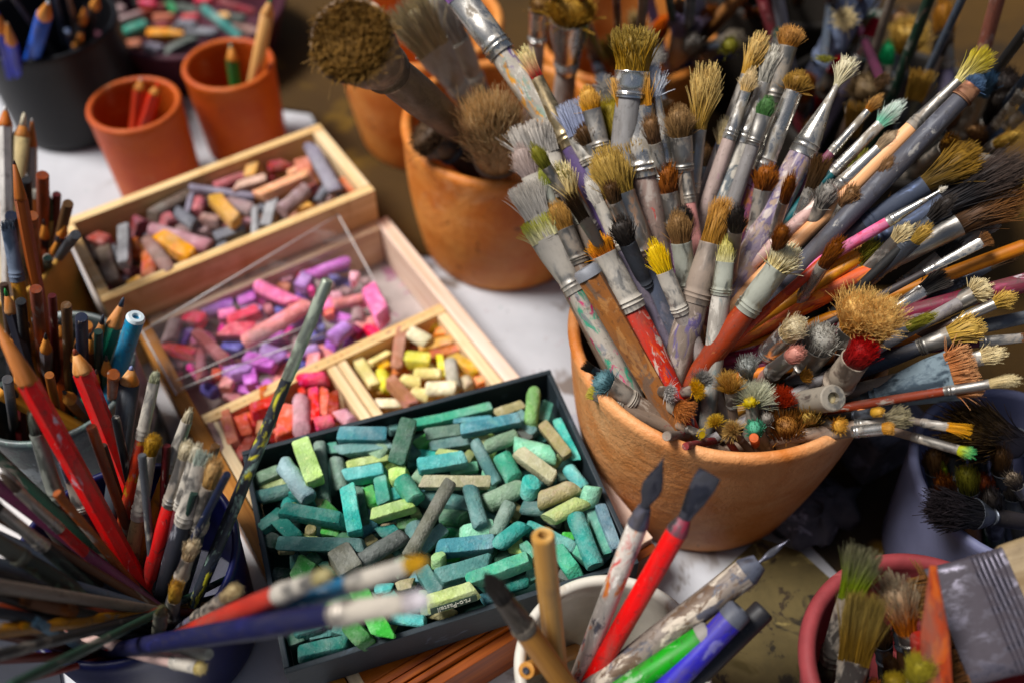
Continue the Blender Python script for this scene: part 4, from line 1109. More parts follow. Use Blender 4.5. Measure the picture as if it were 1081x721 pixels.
B('A',(770,210),(765,300),(716,452),(605,690),56,34,46,'filbert',('#b89a6c','#dcc7a0'),'steel',('#b5a29a',('#a98a90',),.4),.244,'cream tipped brush with dusty pink handle left of the white one',s=.42)
B('A',(845,142),(810,268),(732,458),(664,650),112,44,66,'splay',('#9a968c','#d0cabc'),'steel',('#c9c2b6',('#4e5a62','#8f8a84'),.45),.248,'grey white frayed brush with white handle and dark blotch',s=.48,n=420)
B('A',(895,78),(880,150),(850,330),(722,700),100,60,50,'puff',('#8f6236','#c89a66'),'dirty',(GRY,(),.4),.258,'curly brown frayed brush behind the grey white one',s=.3,n=420)
B('A',(922,222),(900,292),(800,550),(722,718),96,58,62,'round',('#7a5a34','#a5834c'),'steel',('#8f4a72',('#c07a3c','#a58aa0'),.45),.246,'dark tan brush with conical ferrule and plum handle',s=.42)
B('A',(820,300),(822,372),(790,470),(700,650),60,50,44,'filbert',('#3c5e34','#56784a'),'dull',('#8a8684',(),.4),.238,'green tipped brush behind the frayed white one',s=.5)
# right hand fan
B('B',(358,178),(318,275),(198,492),(82,722),92,20,84,'splay',('#c9bfa0','#e2d8bc'),'steel',('#a69494',('#8c8090','#c0b4ac','#5a5070','#a08a78'),.7),.250,'frayed cream brush with long tapered ferrule and mottled lilac handle',s=.55,n=300,fmouth=1.0,flat=1)
B('B',(530,312),(448,392),(298,552),(132,716),62,34,40,'filbert',('#7fb59c','#dfe4da'),'steel',('#14565a',('#0f4a50',),.3),.240,'mint and white tipped brush with dark teal handle',s=.55,n=300)
B('B',(458,298),(405,350),(288,478),(190,600),42,24,30,'round',('#8a5a2c','#b08a5c'),'steel',('#7d4058',(),.4),.240,'little brown tipped brush with plum handle behind the teal one',s=.45)
B('B',(508,415),(440,468),(308,592),(168,722),50,36,42,'filbert',('#8f7a62','#b8a48a'),'steel',('#c0a098',('#e0d2c8','#a08a84'),.55),.232,'tan tipped brush with pinkish white handle below the teal one',s=.62)
B('B',(798,158),(690,252),(545,405),(248,702),92,34,50,'splay',('#d9cc94','#b5a31c'),'dirty',('wood','#e8b890','#d9a078',1.0,.45),.268,'olive yellow frayed brush with peach wooden handle',s=.62,n=380,tipband=.75)
B('B',(775,240),(742,272),(700,312),(330,702),70,60,62,'filbert',('#3a4c66','#4c6078'),('#6b4a3c',.5,'#7d5a44',.8),('#4b4b52',('#5f6066','#9a9690'),.2),.262,'thick slate blue handle running beside the peach one',s=.68)
B('B',(770,470),(602,602),(400,716),(330,756),140,62,56,'splay',('#4a3a1c','#8a6a34'),'navy',('#2c2e38',(),.3),.236,'olive brown brush with dark navy ferrule',s=.55,n=700)
B('D',(985,10),(715,168),(480,300),(215,452),190,84,78,'splay',('#1c1a1c','#4a3c34'),'navy',('#c88a3a',('#8a5a24','#3a3c4a'),.4),.234,'large black bristled brush with navy ferrule and ochre handle',s=.62,n=1100,sr=.0003)
B('D',(975,120),(772,262),(508,382),(182,532),150,74,56,'splay',('#3a281a','#7a5230'),'dull',('#d0622c',('#8a2a24','#e08a3c'),.6),.218,'dark brown frayed brush with grey ferrule and orange red handle',s=.74,n=900,sr=.0003)
B('D',(722,112),(700,128),(532,222),(442,278),20,24,36,'filbert',('#c9c0b0','#ddd6c8'),'steel',('#d87ca0',('#c9506c',),.4),.228,'pink handled brush with slim pointed silver ferrule',s=.6,fmouth=.5,flat=1)
rod('pot','D',(968,300),(575,445),46,mat_wood('#b8793c','#8f5a2c',1,.5,2,'#c46a34'),.196,'bare orange brown wooden handle across the right of the fan',s=.7,tap=.8,name='brush_handle',cat='paint brush')
rod('pot','D',(985,412),(630,505),62,mat_paint('#6d1734',('#d8d0d4','#8a2a4c'),.3,90,.3),.186,'maroon handle with white paint specks',s=.75,tap=.8,name='brush_handle',cat='paint brush')
B('D',(242,292),(188,372),(78,505),(38,562),118,76,72,'round',('#c9b98c','#ece2c2'),'green',('#8a3a22',('#a86a4a',),.4),.205,'cream domed brush with greenish ferrule in the middle of the fan',s=.82,n=420)
rod('pot','D',(330,345),(25,612),32,mat_paint('#a8401f',('#c4602c','#7d2a1c'),.5,70,.4),.187,'thin rust red handle under the cream domed brush',s=.85,tap=.8,name='brush_handle',cat='paint brush')
rod('pot','D',(500,300),(150,520),40,mat_paint('#c98a34',('#a86a24',),.5,70,.4),.186,'ochre handle between the red handles',s=.8,tap=.8,name='brush_handle',cat='paint brush')
B('D',(1020,515),(985,522),(735,567),(590,605),60,42,42,'flat',('#5a4430','#8a6a44'),('#5c5e62',.45,'#44464a',.7),('#c97a2c',('#a85a24',),.4),.172,'dark grey ferrule brush with orange handle at the right',s=.78)
B('D',(1010,585),(960,592),(818,602),(600,628),34,30,34,'flat',('#6a4a34','#8a6a50'),'dull',('#5a1c34',('#8a4a60',),.3),.168,'slim maroon brush with pale grey ferrule at the right',s=.82)
B('D',(860,272),(832,290),(645,382),(560,430),44,36,22,'flat',('#5a3c24','#7a5230'),'steel',('#3a3434',(),.3),.206,'small brush with shiny conical ferrule under the frayed brown one',s=.72)
rod('pot','D',(760,480),(560,590),40,mat_paint('#8f8a88',('#a8a4a4','#6d6a70'),.5,70,.5),.178,'grey painted handle under the bare wooden one',s=.78,tap=.8,name='brush_handle',cat='paint brush')
# heads facing the viewer in the right foreground
B('D',(492,470),(474,585),(430,690),(395,760),255,150,70,'fluff',('#c08c50','#e8c488'),'dull',(TAU,(),.4),.205,'big fluffy tan flat brush facing the camera',s=.8,n=2600,flat=.5,sr=.00028,coreq=.95)
B('F',(322,170),(300,232),(245,300),(190,350),108,84,82,'stiff',('#6d1418','#a81f22'),('#8c7f74',.55,'#968a7c',.9),(TAU,(),.4),.188,'dark red tipped brush with taupe ferrule',s=None,n=420)
B('F',(132,105),(95,152),(30,208),(-10,240),84,66,56,'puff',('#c9b48c','#e8dcc0'),'tin',(PNK,('#c9b8b0',),.4),.186,'cream puff brush with square steel ferrule',s=None,n=360)
B('F',(128,190),(100,218),(40,262),(-5,295),60,50,46,'puff',('#b5786c','#d8a294'),'dull',('#a8827c',(),.4),.176,'pinkish puff brush with grey ferrule',s=None,n=260)
B('F',(205,130),(190,180),(150,250),(110,300),110,100,70,'round',('#7d7a74','#a8a49a'),'dull',(GRY,(),.4),.178,'soft grey round brush beside the fluffy tan one',s=None,n=420)
B('F',(640,248),(572,258),(310,328),(200,365),152,148,60,'flat',('#a06a48','#c2936e'),('#4f5a62',.42,'#6d7a80',.75),('#5a5a58',(),.3),.176,'wide terracotta tipped flat brush with dark slate ferrule',s=None,n=800)
rod('pot','F',(222,332),(95,352),80,mat_metal('#9a948a',.5,'#8c8478',.8),.166,'grey metal tube with cream wax in its mouth',s=None,tap=.8,hole='#efe2bc',name='brush_handle',cat='paint brush')
B('F',(640,500),(590,482),(455,440),(380,425),44,30,26,'splay',('#a8a82c','#4aa06a'),'dirty',(TAU,(),.4),.160,'small brush tipped yellow and green lying over the pot rim',s=None,n=160)
B('F',(625,428),(560,425),(480,405),(400,392),36,28,24,'flat',('#b8842c','#c9962c'),'dull',(GRY,(),.4),.164,'small ochre flat brush lying over the pot rim',s=None,n=160)
B('F',(455,385),(378,425),(290,430),(250,432),86,42,36,'splay',('#6a6250','#8f866c'),'dull',(TAU,(),.4),.163,'grey brown frayed brush lying over the pot rim',s=None,n=300)
B('F',(402,420),(370,425),(280,432),(240,435),44,38,34,'puff',('#a8783e','#c99a5c'),'steel',(TAU,(),.4),.160,'small tan brush with silver ferrule lying over the pot rim',s=None,n=200)
B('F',(368,372),(338,380),(280,385),(240,390),34,30,26,'puff',('#a8803e','#cfa560'),'dark',('#3a3836',(),.4),.166,'tiny tan puff with dark ferrule',s=None,n=140)
B('F',(245,415),(222,452),(180,478),(150,492),70,26,24,'puff',('#a8783c','#cfa05c'),'dirty',(TAU,(),.4),.158,'spiky tan puff at the right end of the pot rim',s=None,n=260)
B('F',(158,372),(146,432),(135,500),(128,530),90,38,36,'splay',('#9a7c44','#c0a468'),'dirty',('#6d6478',(),.4),.158,'wiry straw coloured spray with violet grey ferrule',s=None,n=200)
# clump of small heads at the front of the pot
B('K',(500,400),(490,480),(500,610),(503,640),213,153,138,'flat',('#6f4a2c','#94683c'),('#948a80',.55,'#a1978a',.9),(TAU,(),.4),0.140,'stubby round brush with worn brown end at the front of the pot',s=None,n=420,flat=.9)
B('K',(160,130),(165,240),(175,330),(190,400),265,72,57,'splay',('#a5783c','#cfa668'),'dirty',(TAU,(),.4),0.156,'golden tan puff brush in the front clump',s=None,n=420,sr=.00017,core=False,flat=.65)
B('K',(345,175),(310,320),(290,440),(285,470),281,84,69,'puff',('#b3b49a','#d3d2ba'),'dirty',(GRY,(),.4),0.152,'pale greenish white puff brush in the front clump',s=None,n=420,sr=.00017,core=False,flat=.65)
B('K',(285,272),(280,315),(300,430),(330,520),112,72,73,'round',('#a5902c','#c4ac2c'),'dirty',(TAU,(),.4),0.145,'small olive yellow dot brush under the pale puff',s=None,n=160)
B('K',(270,55),(262,130),(260,185),(262,230),158,84,69,'stiff',('#8a8c88','#b9bab4'),'dull',(GRY,(),.4),0.162,'silvery grey stiff fan brush in the front clump',s=None,n=260)
B('K',(495,230),(470,320),(455,380),(452,420),183,84,64,'puff',('#7a2a1c','#b04428'),'dirty',('#8a7a4c',(),.4),0.152,'red puff brush in the front clump',s=None,n=420,sr=.00017,core=False,flat=.65)
B('K',(300,430),(310,480),(370,560),(420,645),136,91,85,'round',('#4a7a62','#5fa284'),'dirty',(TAU,('#9a948c',),.5),0.143,'green dabbed brush with taupe ferrule at the front of the pot',s=None,n=160)
B('K',(60,390),(85,430),(160,520),(210,600),167,48,41,'splay',('#a8843c','#ccaa58'),'dirty',('#8a4038',(),.4),0.142,'yellow puff brush at the front left of the clump',s=None,n=420,sr=.00017,core=False,flat=.65)
B('K',(150,430),(185,470),(235,520),(275,570),183,52,46,'puff',('#9a7a4c','#c4a470'),'dirty',(GRY,(),.4),0.140,'dull tan puff brush between the yellow puff and the green dab',s=None,n=420,sr=.00017,core=False,flat=.65)
B('K',(640,140),(600,160),(520,185),(460,205),100,67,57,'splay',('#b08040','#d0a060'),'dark',('#3c3a38',(),.3),0.154,'little tan dot brush with black ferrule above the wax tube',s=None,n=420,sr=.00017,core=False,flat=.65)
B('K',(385,370),(380,420),(385,480),(390,520),91,62,55,'round',('#6d6660','#8a837a'),'dirty',(GRY,(),.4),0.143,'small grey round brush in the front clump',s=None,n=140)
rod('pot','K',(310,510),(350,650),58,mat_paint('#c0602c',('#a84a24',),.4,70,.5),.146,'short orange handle at the front of the pot',s=None,tap=.9,name='brush_handle',cat='paint brush')
B('J',(715,225),(705,300),(600,270),(560,260),167,72,57,'puff',('#b08528','#d4a638'),'dirty',(TAU,(),.4),0.150,'orange yellow puff brush at the left of the clump',s=None,n=420,sr=.00017,core=False,flat=.65)
B('J',(655,365),(590,340),(520,300),(470,280),195,108,80,'splay',('#8a5230','#b87a50'),'dirty',(TAU,(),.4),0.144,'rust brown puff brush at the left of the clump',s=None,n=420,sr=.00017,core=False,flat=.65)
B('J',(560,250),(520,285),(440,250),(380,220),152,72,57,'splay',('#8f8a86','#c4beb8'),'dirty',(GRY,(),.4),0.148,'white grey puff brush at the left of the clump',s=None,n=420,sr=.00017,core=False,flat=.65)
B('J',(745,130),(720,190),(690,250),(670,290),197,72,64,'splay',('#6d6a66','#a5a29c'),'dirty',(GRY,(),.4),0.156,'wispy grey brush behind the yellow puff',s=None,n=420,sr=.00017,core=False,flat=.65)
B('J',(728,490),(715,530),(640,470),(560,430),75,48,46,'round',('#b59a2c','#d4b43a'),'dirty',(TAU,(),.4),0.139,'tiny yellow tipped brush near the pot rim',s=None,n=120)
B('J',(100,150),(195,165),(330,290),(470,400),183,134,114,'round',('#3f5a60','#6f8f94'),('#8a847a',.6,'#968c80',.95),(TAU,('#a89a8c',),.4),0.146,'grey teal tipped brush lying along the left pot rim',s=None,n=420)
B('J',(55,235),(95,240),(260,310),(480,450),75,74,80,'flat',('#a59a4c','#c4b46a'),('#7d766c',.6,'#8a8074',.95),(TAU,('#8a2c34',),.4),0.139,'straw tipped flat brush lying on the left pot rim',s=None,n=180)
B('J',(30,80),(75,115),(130,140),(200,180),61,50,46,'flat',('#3a2c24','#54402f'),'dark',(TAU,(),.3),0.152,'small dark brown brush poking over the left pot rim',s=None,n=140)
rod('pot','J',(520,500),(930,650),60,mat_paint('#8a7c70',('#a59a8c','#7d2a30'),.4,70,.6),.149,'grey wooden handle lying along the front pot rim',s=None,tap=.9,name='brush_handle',cat='paint brush')
rod('pot','J',(630,560),(880,610),48,mat_paint('#7d2a2c',('#8a7c70',),.5,70,.6),.146,'dark red handle end at the front pot rim',s=None,tap=.9,name='brush_handle',cat='paint brush')

# ------------------------------------------------------------------ big brushes in the clay pot by the tray
def B2(*a, **k): return brush('clay2', *a, **k)
B2('Hh',(190,112),(208,129),(330,232),(480,350),300,270,130,'stiff',('#5f4526','#8f6e42'),('#7a6a5c',.5,'#5a4634',.8),('#5a4634',(),.3),.325,'big round dark brown brush facing the viewer beside the white brush',s=.4,n=3600,sr=.00042,flat=1,holes=[(-.28,-.08,.20),(.08,.32,.17)],core=False)
B2('Hh',(375,10),(455,160),(555,300),(600,350),150,120,60,'flat',('#b0a080','#dccfb0'),'chalk',('#a59c90',(),.3),.225,'cream flat brush with whitened ferrule beside the dark round one',s=.45,n=600)
B2('Hh',(440,-60),(560,120),(620,260),(650,330),110,96,50,'round',('#a39c94','#c9c2ba'),'chalk',('#8f8a86',(),.3),.222,'pale grey roller like brush right of the cream one',s=.4,n=420,flat=.8)
B2('Hh',(430,400),(480,440),(545,480),(560,500),210,140,80,'fluff',('#2c2018','#54402e'),'dark',('#3a2c24',(),.3),.148,'dark brown bristle head slumped over the clay pot rim',s=.75,n=900,sr=.0004)
B2('Hh',(655,330),(670,500),(680,590),(690,640),250,150,60,'fluff',('#b09472','#e6cca6'),'dull',('#7a6654',(),.3),.215,'fluffy curly brown brush hanging in front of the clay pot',s=.85,n=3400,sr=.0003,flat=.9,coreq=.95)
rod('clay2','Hh',(505,330),(560,440),46,mat_metal('#b8bcc4',.35,'#8f959c',.5),.150,'bluish metal strip beside the curly brown brush',s=.7,name='palette_knife',cat='palette knife')
B2('T5',(240,-40),(225,105),(210,410),(190,560),300,240,120,'round',('#8a6a34','#b08a4c'),'tin',('#a89890',('#c9bcb4',),.3),.215,'blurred tan brush with broad shiny tin ferrule',s=.35,n=800)
B2('T5',(60,-20),(55,60),(40,240),(30,340),130,120,90,'round',('#6a4a2c','#8a6a44'),'tin',('#a38f86',(),.3),.205,'blurred brush with shiny ferrule left of the broad tin one',s=.3,n=300)
# diagonal pair leaning left out of the big pot
B('Hh',(500,-90),(548,-10),(690,175),(850,390),120,92,84,'flat',('#7a5a8a','#b8a0b8'),'steel',('#b8b0a4',('#6a5480','#d89a3c','#8a9a8c','#d8d2c6'),.5),.262,'tall white painted brush with silver ferrule leaning left out of the pot',s=.4,n=300)
B('Hh',(752,148),(795,252),(915,462),(955,565),80,42,62,'splay',('#8a2420','#e0d2a0'),'brass',('#5a4a70',('#a8a0b4',),.3),.236,'straggly cream and red brush with brass ferrule and violet handle',s=.5,n=220,tipband=.7,vary=.5)
B('A',(235,270),(245,350),(270,480),(320,620),76,60,56,'filbert',('#b5823e','#dcb06c'),'dull',('#8f94a8',(),.3),.232,'rounded tan brush left of the wide tan flat one',s=.35)
B('A',(305,300),(325,450),(345,520),(380,640),100,70,60,'puff',('#6a5a24','#9a8840'),'dirty',(TAU,(),.3),.222,'shaggy olive brush beside the wide tan flat one',s=.4,n=420)
B('A',(190,320),(215,420),(250,520),(300,640),110,100,70,'flat',('#8a8fa4','#b0b4c4'),'chalk',('#8a8c98',(),.3),.222,'dusty blue grey flat brush behind the rounded tan one',s=.35,n=360)
B('A',(395,80),(310,218),(268,300),(240,400),180,110,90,'stiff',('#8a6a30','#a08a54'),'tin',('#8d8a88',(),.3),.262,'domed olive brown brush with grey top and tin ferrule',s=.25,n=800,flat=.9,tipband=.25)

# ------------------------------------------------------------------ blurred brushes behind
def BK(h, *a, **k): return brush(h, *a, **k)
BK('back1','A',(500,45),(470,95),(440,130),(420,170),40,60,60,'round',('#c86a2c','#e0802c'),'dirty',('#c8682c',(),.3),.165,'bright orange handled brush end in the blurred background',s=.5)
BK('back1','A',(590,-20),(625,90),(660,150),(690,220),50,56,60,'flat',('#8a8c9a','#b0b2bc'),'chalk',('#8a8a9c',('#d8c83c',),.4),.190,'pale grey handled brush with yellow dab in the background',s=.6)
BK('back1','A',(560,60),(540,110),(530,190),(520,260),90,90,80,'flat',('#8d7f9a','#a89cb0'),'chalk',('#9a8c94',(),.3),.175,'lilac grey wide brush in the background',s=.6)
BK('back1','A',(690,140),(660,200),(620,230),(590,260),60,60,50,'flat',('#2a3a8c','#3c4ca0'),'dull',('#34407c',(),.3),.150,'deep blue brush in the background behind the fair splayed one',s=.8)
BK('back1','A',(730,115),(715,235),(690,330),(660,420),80,60,50,'puff',('#8a8074','#b5aa9a'),'dull',('#6a6a72',(),.3),.180,'grey fuzzy brush in the background left of the fair splayed pair',s=.8)
BK('back1','A',(430,-30),(455,60),(470,120),(480,180),30,34,34,'flat',('#7a6aa0','#9484b4'),'dull',('#6a5a98',(),.3),.170,'slim violet handle in the background',s=.4)
BK('back2','B',(388,-30),(345,60),(260,195),(200,300),100,92,80,'flat',('#66708a','#7d88a0'),('#6d7890',.5,'#7a849a',.8),('#5c6680',(),.3),.200,'thick slate blue brush in the blurred background',s=.3)
BK('back2','B',(330,190),(300,230),(270,290),(250,330),50,56,56,'flat',('#b03040','#d0303c'),'dirty',('#c42c3a',(),.3),.170,'bright red brush end in the background behind the frayed cream brush',s=.4)
BK('back2','B',(548,55),(535,170),(515,240),(500,320),150,60,50,'puff',('#8a6a34','#c0a064'),'dark',('#3a2c28',(),.3),.190,'pale straw tuft brush in the blurred background',s=.5,n=500)
BK('back2','B',(475,125),(478,200),(485,280),(490,330),60,56,50,'round',('#1f6a44','#2c8a58'),'dirty',('#4a5a54',(),.3),.168,'dark green brush beside the straw tuft',s=.5)
BK('back2','B',(645,-20),(650,140),(655,210),(660,300),70,56,50,'round',('#5a3a1c','#a0703c'),'dull',('#6a6478',(),.3),.200,'tall brown brush with grey ferrule in the background',s=.55,n=300)
BK('back2','B',(440,60),(425,120),(380,190),(340,260),30,46,44,'flat',('#8a2430','#a03040'),'steel',('#9a90a4',(),.3),.180,'dark red tipped brush with silvery lilac ferrule in the background',s=.5)
rod('back2','B',(825,-20),(780,145),46,mat_paint('#8f5a4c',('#b8a098',),.4,50,.5),.235,'mottled pinkish brown handle rising behind the olive yellow brush',s=.6,name='brush_handle',cat='paint brush')
BK('back2','B',(780,225),(740,290),(710,420),(690,470),90,80,70,'flat',('#3f5a70','#54708a'),'dull',('#a09cb4',('#bcb4c8',),.4),.215,'blue tipped brush with pale lilac handle behind the peach handle',s=.85)
BK('back2','B',(860,230),(830,300),(800,350),(770,400),150,80,60,'splay',('#181414','#2c2420'),'dark',('#2a2624',(),.3),.200,'black bristled brush in the background at the right',s=.7,n=700)
BK('back2','B',(420,245),(390,300),(370,360),(350,420),130,80,60,'round',('#5a4a38','#7d6a50'),'dull',('#5a4a40',(),.3),.175,'dull brown round brush behind the little plum handled one',s=.85,n=400)
BK('back2','B',(215,240),(195,300),(170,360),(140,430),80,60,50,'round',('#7d4c24','#a8702c'),'dirty',('#6a4a30',(),.3),.178,'chestnut brush in the background left of the frayed cream one',s=.85)
BK('back2','B',(905,300),(890,330),(840,415),(800,470),50,44,40,'flat',('#8f8a84','#b0aaa2'),'steel',('#4a4c58',(),.3),.215,'silver ferrule brush at the far right edge of the background',s=.8)
BK('back2','B',(935,330),(915,370),(880,430),(850,480),50,44,40,'flat',('#5a7090','#7088a8'),'dull',('#54688a',(),.3),.212,'dusty blue brush at the far right edge of the background',s=.85)
BK('back2','B',(690,440),(655,470),(520,580),(460,630),70,50,44,'splay',('#5a3f1c','#8a6230'),'dirty',('#8a7a5c',(),.3),.222,'shaggy chestnut brush under the slate blue handle',s=.9,n=300)
rod('back2','B',(120,-30),(100,100),40,mat_paint('#8a8a92',(),.3),.200,'grey handle at the top of the background',s=.3,name='brush_handle',cat='paint brush')
rod('back2','B',(70,-30),(85,90),44,mat_paint('#7a3038',('#b07a7a',),.3),.195,'wine red handle at the top of the background',s=.3,name='brush_handle',cat='paint brush')
rod('back1','B',(20,-30),(40,90),50,mat_paint('#a07048',('#7a5030',),.3),.190,'tan handle at the top of the background',s=.9,name='brush_handle',cat='paint brush')

# ------------------------------------------------------------------ small clay cups
pencil('cup1','T2',(240,405),(235,470),(225,545),68,'#c4482c','#b8a8a0',.100,'red brown pencil with greyish point in the left clay cup',s=.4,lead_len=.25)
pencil('cup1','T2',(330,430),(315,490),(290,560),66,'#d84a1e','#e84a1c',.100,'bright orange red pencil in the left clay cup',s=.5,lead_len=.4)
pencil('cup2','T2',(703,230),(718,310),(735,450),66,'#2c6a30','#8fc4b0',.098,'dark green pencil in the right clay cup',s=.35,lead_len=.2)
pencil('cup2','T2',(912,-8),(890,70),(825,430),70,'#cfa878','#2f8f62',.155,'bare wooden pencil with green lead leaning in the right clay cup',s=.6,hexa=False,lead_len=.25,woodc='#d8b080',mat=mat_wood('#d2a878','#b8895a',1,.5))

# ------------------------------------------------------------------ black pot, back left
pencil('black','T1',(285,5),(262,95),(90,680),92,'#2c58b8','#c4ccd8',.190,'thick bright blue pencil leaning over the black pot',s=.95,hexa=False,lead_len=.15,zE=.1,rf=.98)
pencil('black','T1',(38,130),(65,250),(110,440),68,'#2430a8','#c9a882',.150,'deep blue pencil with bare point at the left edge',s=.98,lead_len=.1,rf=.98)
pencil('black','T1',(-20,60),(0,180),(90,520),80,'#1c28a0','#1c2880',.155,'dark blue pencil cut by the left edge of the photo',s=.98,lead_len=.2,rf=.98)
pencil('black','T1',(575,-30),(560,40),(520,170),64,'#1a1a1e','#1a1a1e',.150,'black pencil with orange wooden point in the black pot, nearer the bowl',s=.4,lead_len=.15)
pencil('black','T1',(500,30),(490,130),(475,190),58,'#1c1c22','#2a2a30',.140,'black pencil with pale orange wood left of the other one',s=.5,lead_len=.15)
pencil('black','T1',(480,180),(465,270),(440,330),66,'#1d2230','#20242c',.120,'short dark pencil low in the black pot',s=.7,lead_len=.12)
rod('black','T1',(395,180),(440,310),34,mat_paint('#3a4a6a',('#8a98b0',),.5),.118,'slim blue grey handle in the black pot',s=.6,name='pencil',cat='pencil')
rod('black','T1',(400,-20),(450,180),30,mat_paint('#5a4438',(),.3),.160,'thin brown stick in the black pot',s=.4,name='pencil',cat='pencil')
rod('black','T1',(320,-20),(370,200),34,mat_paint('#1e2838',(),.3),.160,'thin dark blue stick in the black pot',s=.4,name='pencil',cat='pencil')
rod('black','T1',(70,-20),(200,160),30,mat_paint('#3c3a38',(),.3),.160,'thin dark grey stick in the black pot',s=.6,name='pencil',cat='pencil')

# ------------------------------------------------------------------ tall pencils in the tan can
pencil('can','T3',(20,8),(30,88),(25,290),56,'#d8d2cc','#e8e4e0',.178,'white pencil with orange brown point at the left edge',s=.7,lead_len=.25,woodc='#b8683c')
pencil('can','T3',(97,35),(90,130),(72,250),66,'#cdb88c','#d8cdb4',.172,'thick cream pencil with pale point',s=.55,hexa=False,lead_len=.55,woodc='#c08a5c')
pencil('can','T3',(128,58),(132,170),(128,300),40,'#a8a29c','#c4c0bc',.166,'grey pencil with long brown point behind the cream one',s=.4,lead_len=.12,woodc='#a5623c')
rod('can','T3',(140,345),(150,470),52,mat_wood('#8a5030','#6a3a22',1,.5),.132,'brown wooden pencil with grey worn end',s=.5,capcol=mat_plain('#9a948a',.8,.3,200),caplen=.005,name='pencil',cat='pencil')
pencil('can','T3',(158,415),(165,470),(180,560),44,'#7a3a24','#3a3634',.122,'dark brown pencil with grey point',s=.6,lead_len=.3)
brush('can','T3',(197,350),(200,460),(232,672),(245,720),26,30,34,'round',('#2c4038','#4a5a4c'),('#8f8c66',.45,'#7a7858',.7),('#4a1a18',(),.3),.150,'pointed dark green brush with olive ferrule and dark red handle',s=.7,n=120,straight=True)
pencil('can','T3',(10,425),(20,470),(40,560),46,'#4a3430','#c46a3c',.125,'dark pencil with orange tip at the left edge',s=.8,lead_len=.6)
rod('can','T3',(55,400),(70,520),30,mat_paint('#b8a890',(),.3),.125,'thin pale stick behind the brown carpenter pencil',s=.75,name='pencil',cat='pencil')

# ------------------------------------------------------------------ pencils and pens in the tin jar
pencil('jar','T3',(55,225),(75,380),(150,740),52,'#8a4c2c','#3a2c28',.215,'long brown carpenter pencil rising from the tin jar',s=.3,lead_len=.1,woodc='#8f5232',mat=mat_wood('#8f5030','#6a3620',1,.5))
brush('jar','T3',(28,465),(35,500),(70,705),(85,790),40,52,52,'flat',('#4a5460','#5a6470'),('#5c6878',.5,'#6a7484',.8),('#b8862c',('#8a5a1c',),.4),.180,'brush with slate blue ferrule and mustard handle at the left edge',s=.4,n=160,straight=True)
pencil('jar','M',(392,403),(365,490),(308,650),54,'#1f6a54','#3c4450',.152,'dark green pencil with graphite point left of the turquoise marker',s=.6,lead_len=.3,woodc='#c8936a')
pencil('jar','M',(328,458),(315,545),(290,640),52,'#1d7a50','#3a3c44',.145,'shorter green pencil with dark point',s=.5,lead_len=.3,woodc='#b88a62')
rod('jar','M',(432,462),(358,690),58,mat_paint('#2a86ac',('#2c7a90','#4aa0b8'),.4,60,.4),.152,'turquoise blue marker with a white ringed hole in its end',s=.7,hole='#20303a',capcol=mat_plain('#d2dcde',.5,.1),caplen=.002,name='marker_pen',cat='marker')
pencil('tub','f',(78,368),(90,392),(136,515),22,'#d4140f','#7a3a28',.185,'bright red pencil sharpened to pale wood behind the navy tub',s=.25,lead_len=.25,woodc='#d8a878')
pencil('tub','f',(139,386),(136,404),(128,470),21,'#3c4046','#8a90b0',.165,'charcoal grey pencil with pale wooden cone',s=.08,lead_len=.2,woodc='#d2ac80',hexa=False)
pencil('jar','L4',(300,55),(350,80),(430,210),70,'#8a5030','#3c3a3a',.118,'short brown pencil stub low in the tin jar',s=.8,lead_len=.25)
rod('jar','L4',(235,-20),(270,160),44,mat_wood('#9a6238','#7a4626',1,.5),.135,'orange brown stick in the tin jar beside the big red pencil',s=.7,name='pencil',cat='pencil')
pencil('jar','M',(15,375),(30,450),(75,580),44,'#2a2c38','#3f8a4c',.160,'dark striped pencil with green point',s=.5,lead_len=.3,woodc='#a88a6a')
rod('jar','M',(275,490),(240,600),40,mat_wood('#b07a4c','#8a5a34',1,.5),.130,'tan stick behind the green pencils',s=.3,name='pencil',cat='pencil')
pencil('jar','M',(305,630),(300,670),(300,720),30,'#7a3a2c','#5a4a44',.125,'slim red brown pencil point before the red pencil',s=.6,lead_len=.3)
pencil('jar','M',(372,640),(370,680),(365,720),34,'#3c5a64','#7a7a94',.125,'slim grey blue pencil beside the charcoal one',s=.6,lead_len=.3)
rod('jar','L4',(0,45),(140,120),100,mat_wood('#c08a4c','#a06a34',1,.5),.118,'thick tan wooden stick lying over the tin jar rim',s=.85,name='wooden_stick',cat='stick')
rod('jar','L4',(10,20),(150,150),40,mat_paint('#2a3430',(),.3),.125,'black stick lying beside the thick tan one',s=.8,name='pencil',cat='pencil')
rod('jar','M',(35,560),(120,700),30,mat_paint('#4a2c20',(),.3),.140,'dark brown stick in front of the carpenter pencil',s=.8,name='pencil',cat='pencil')

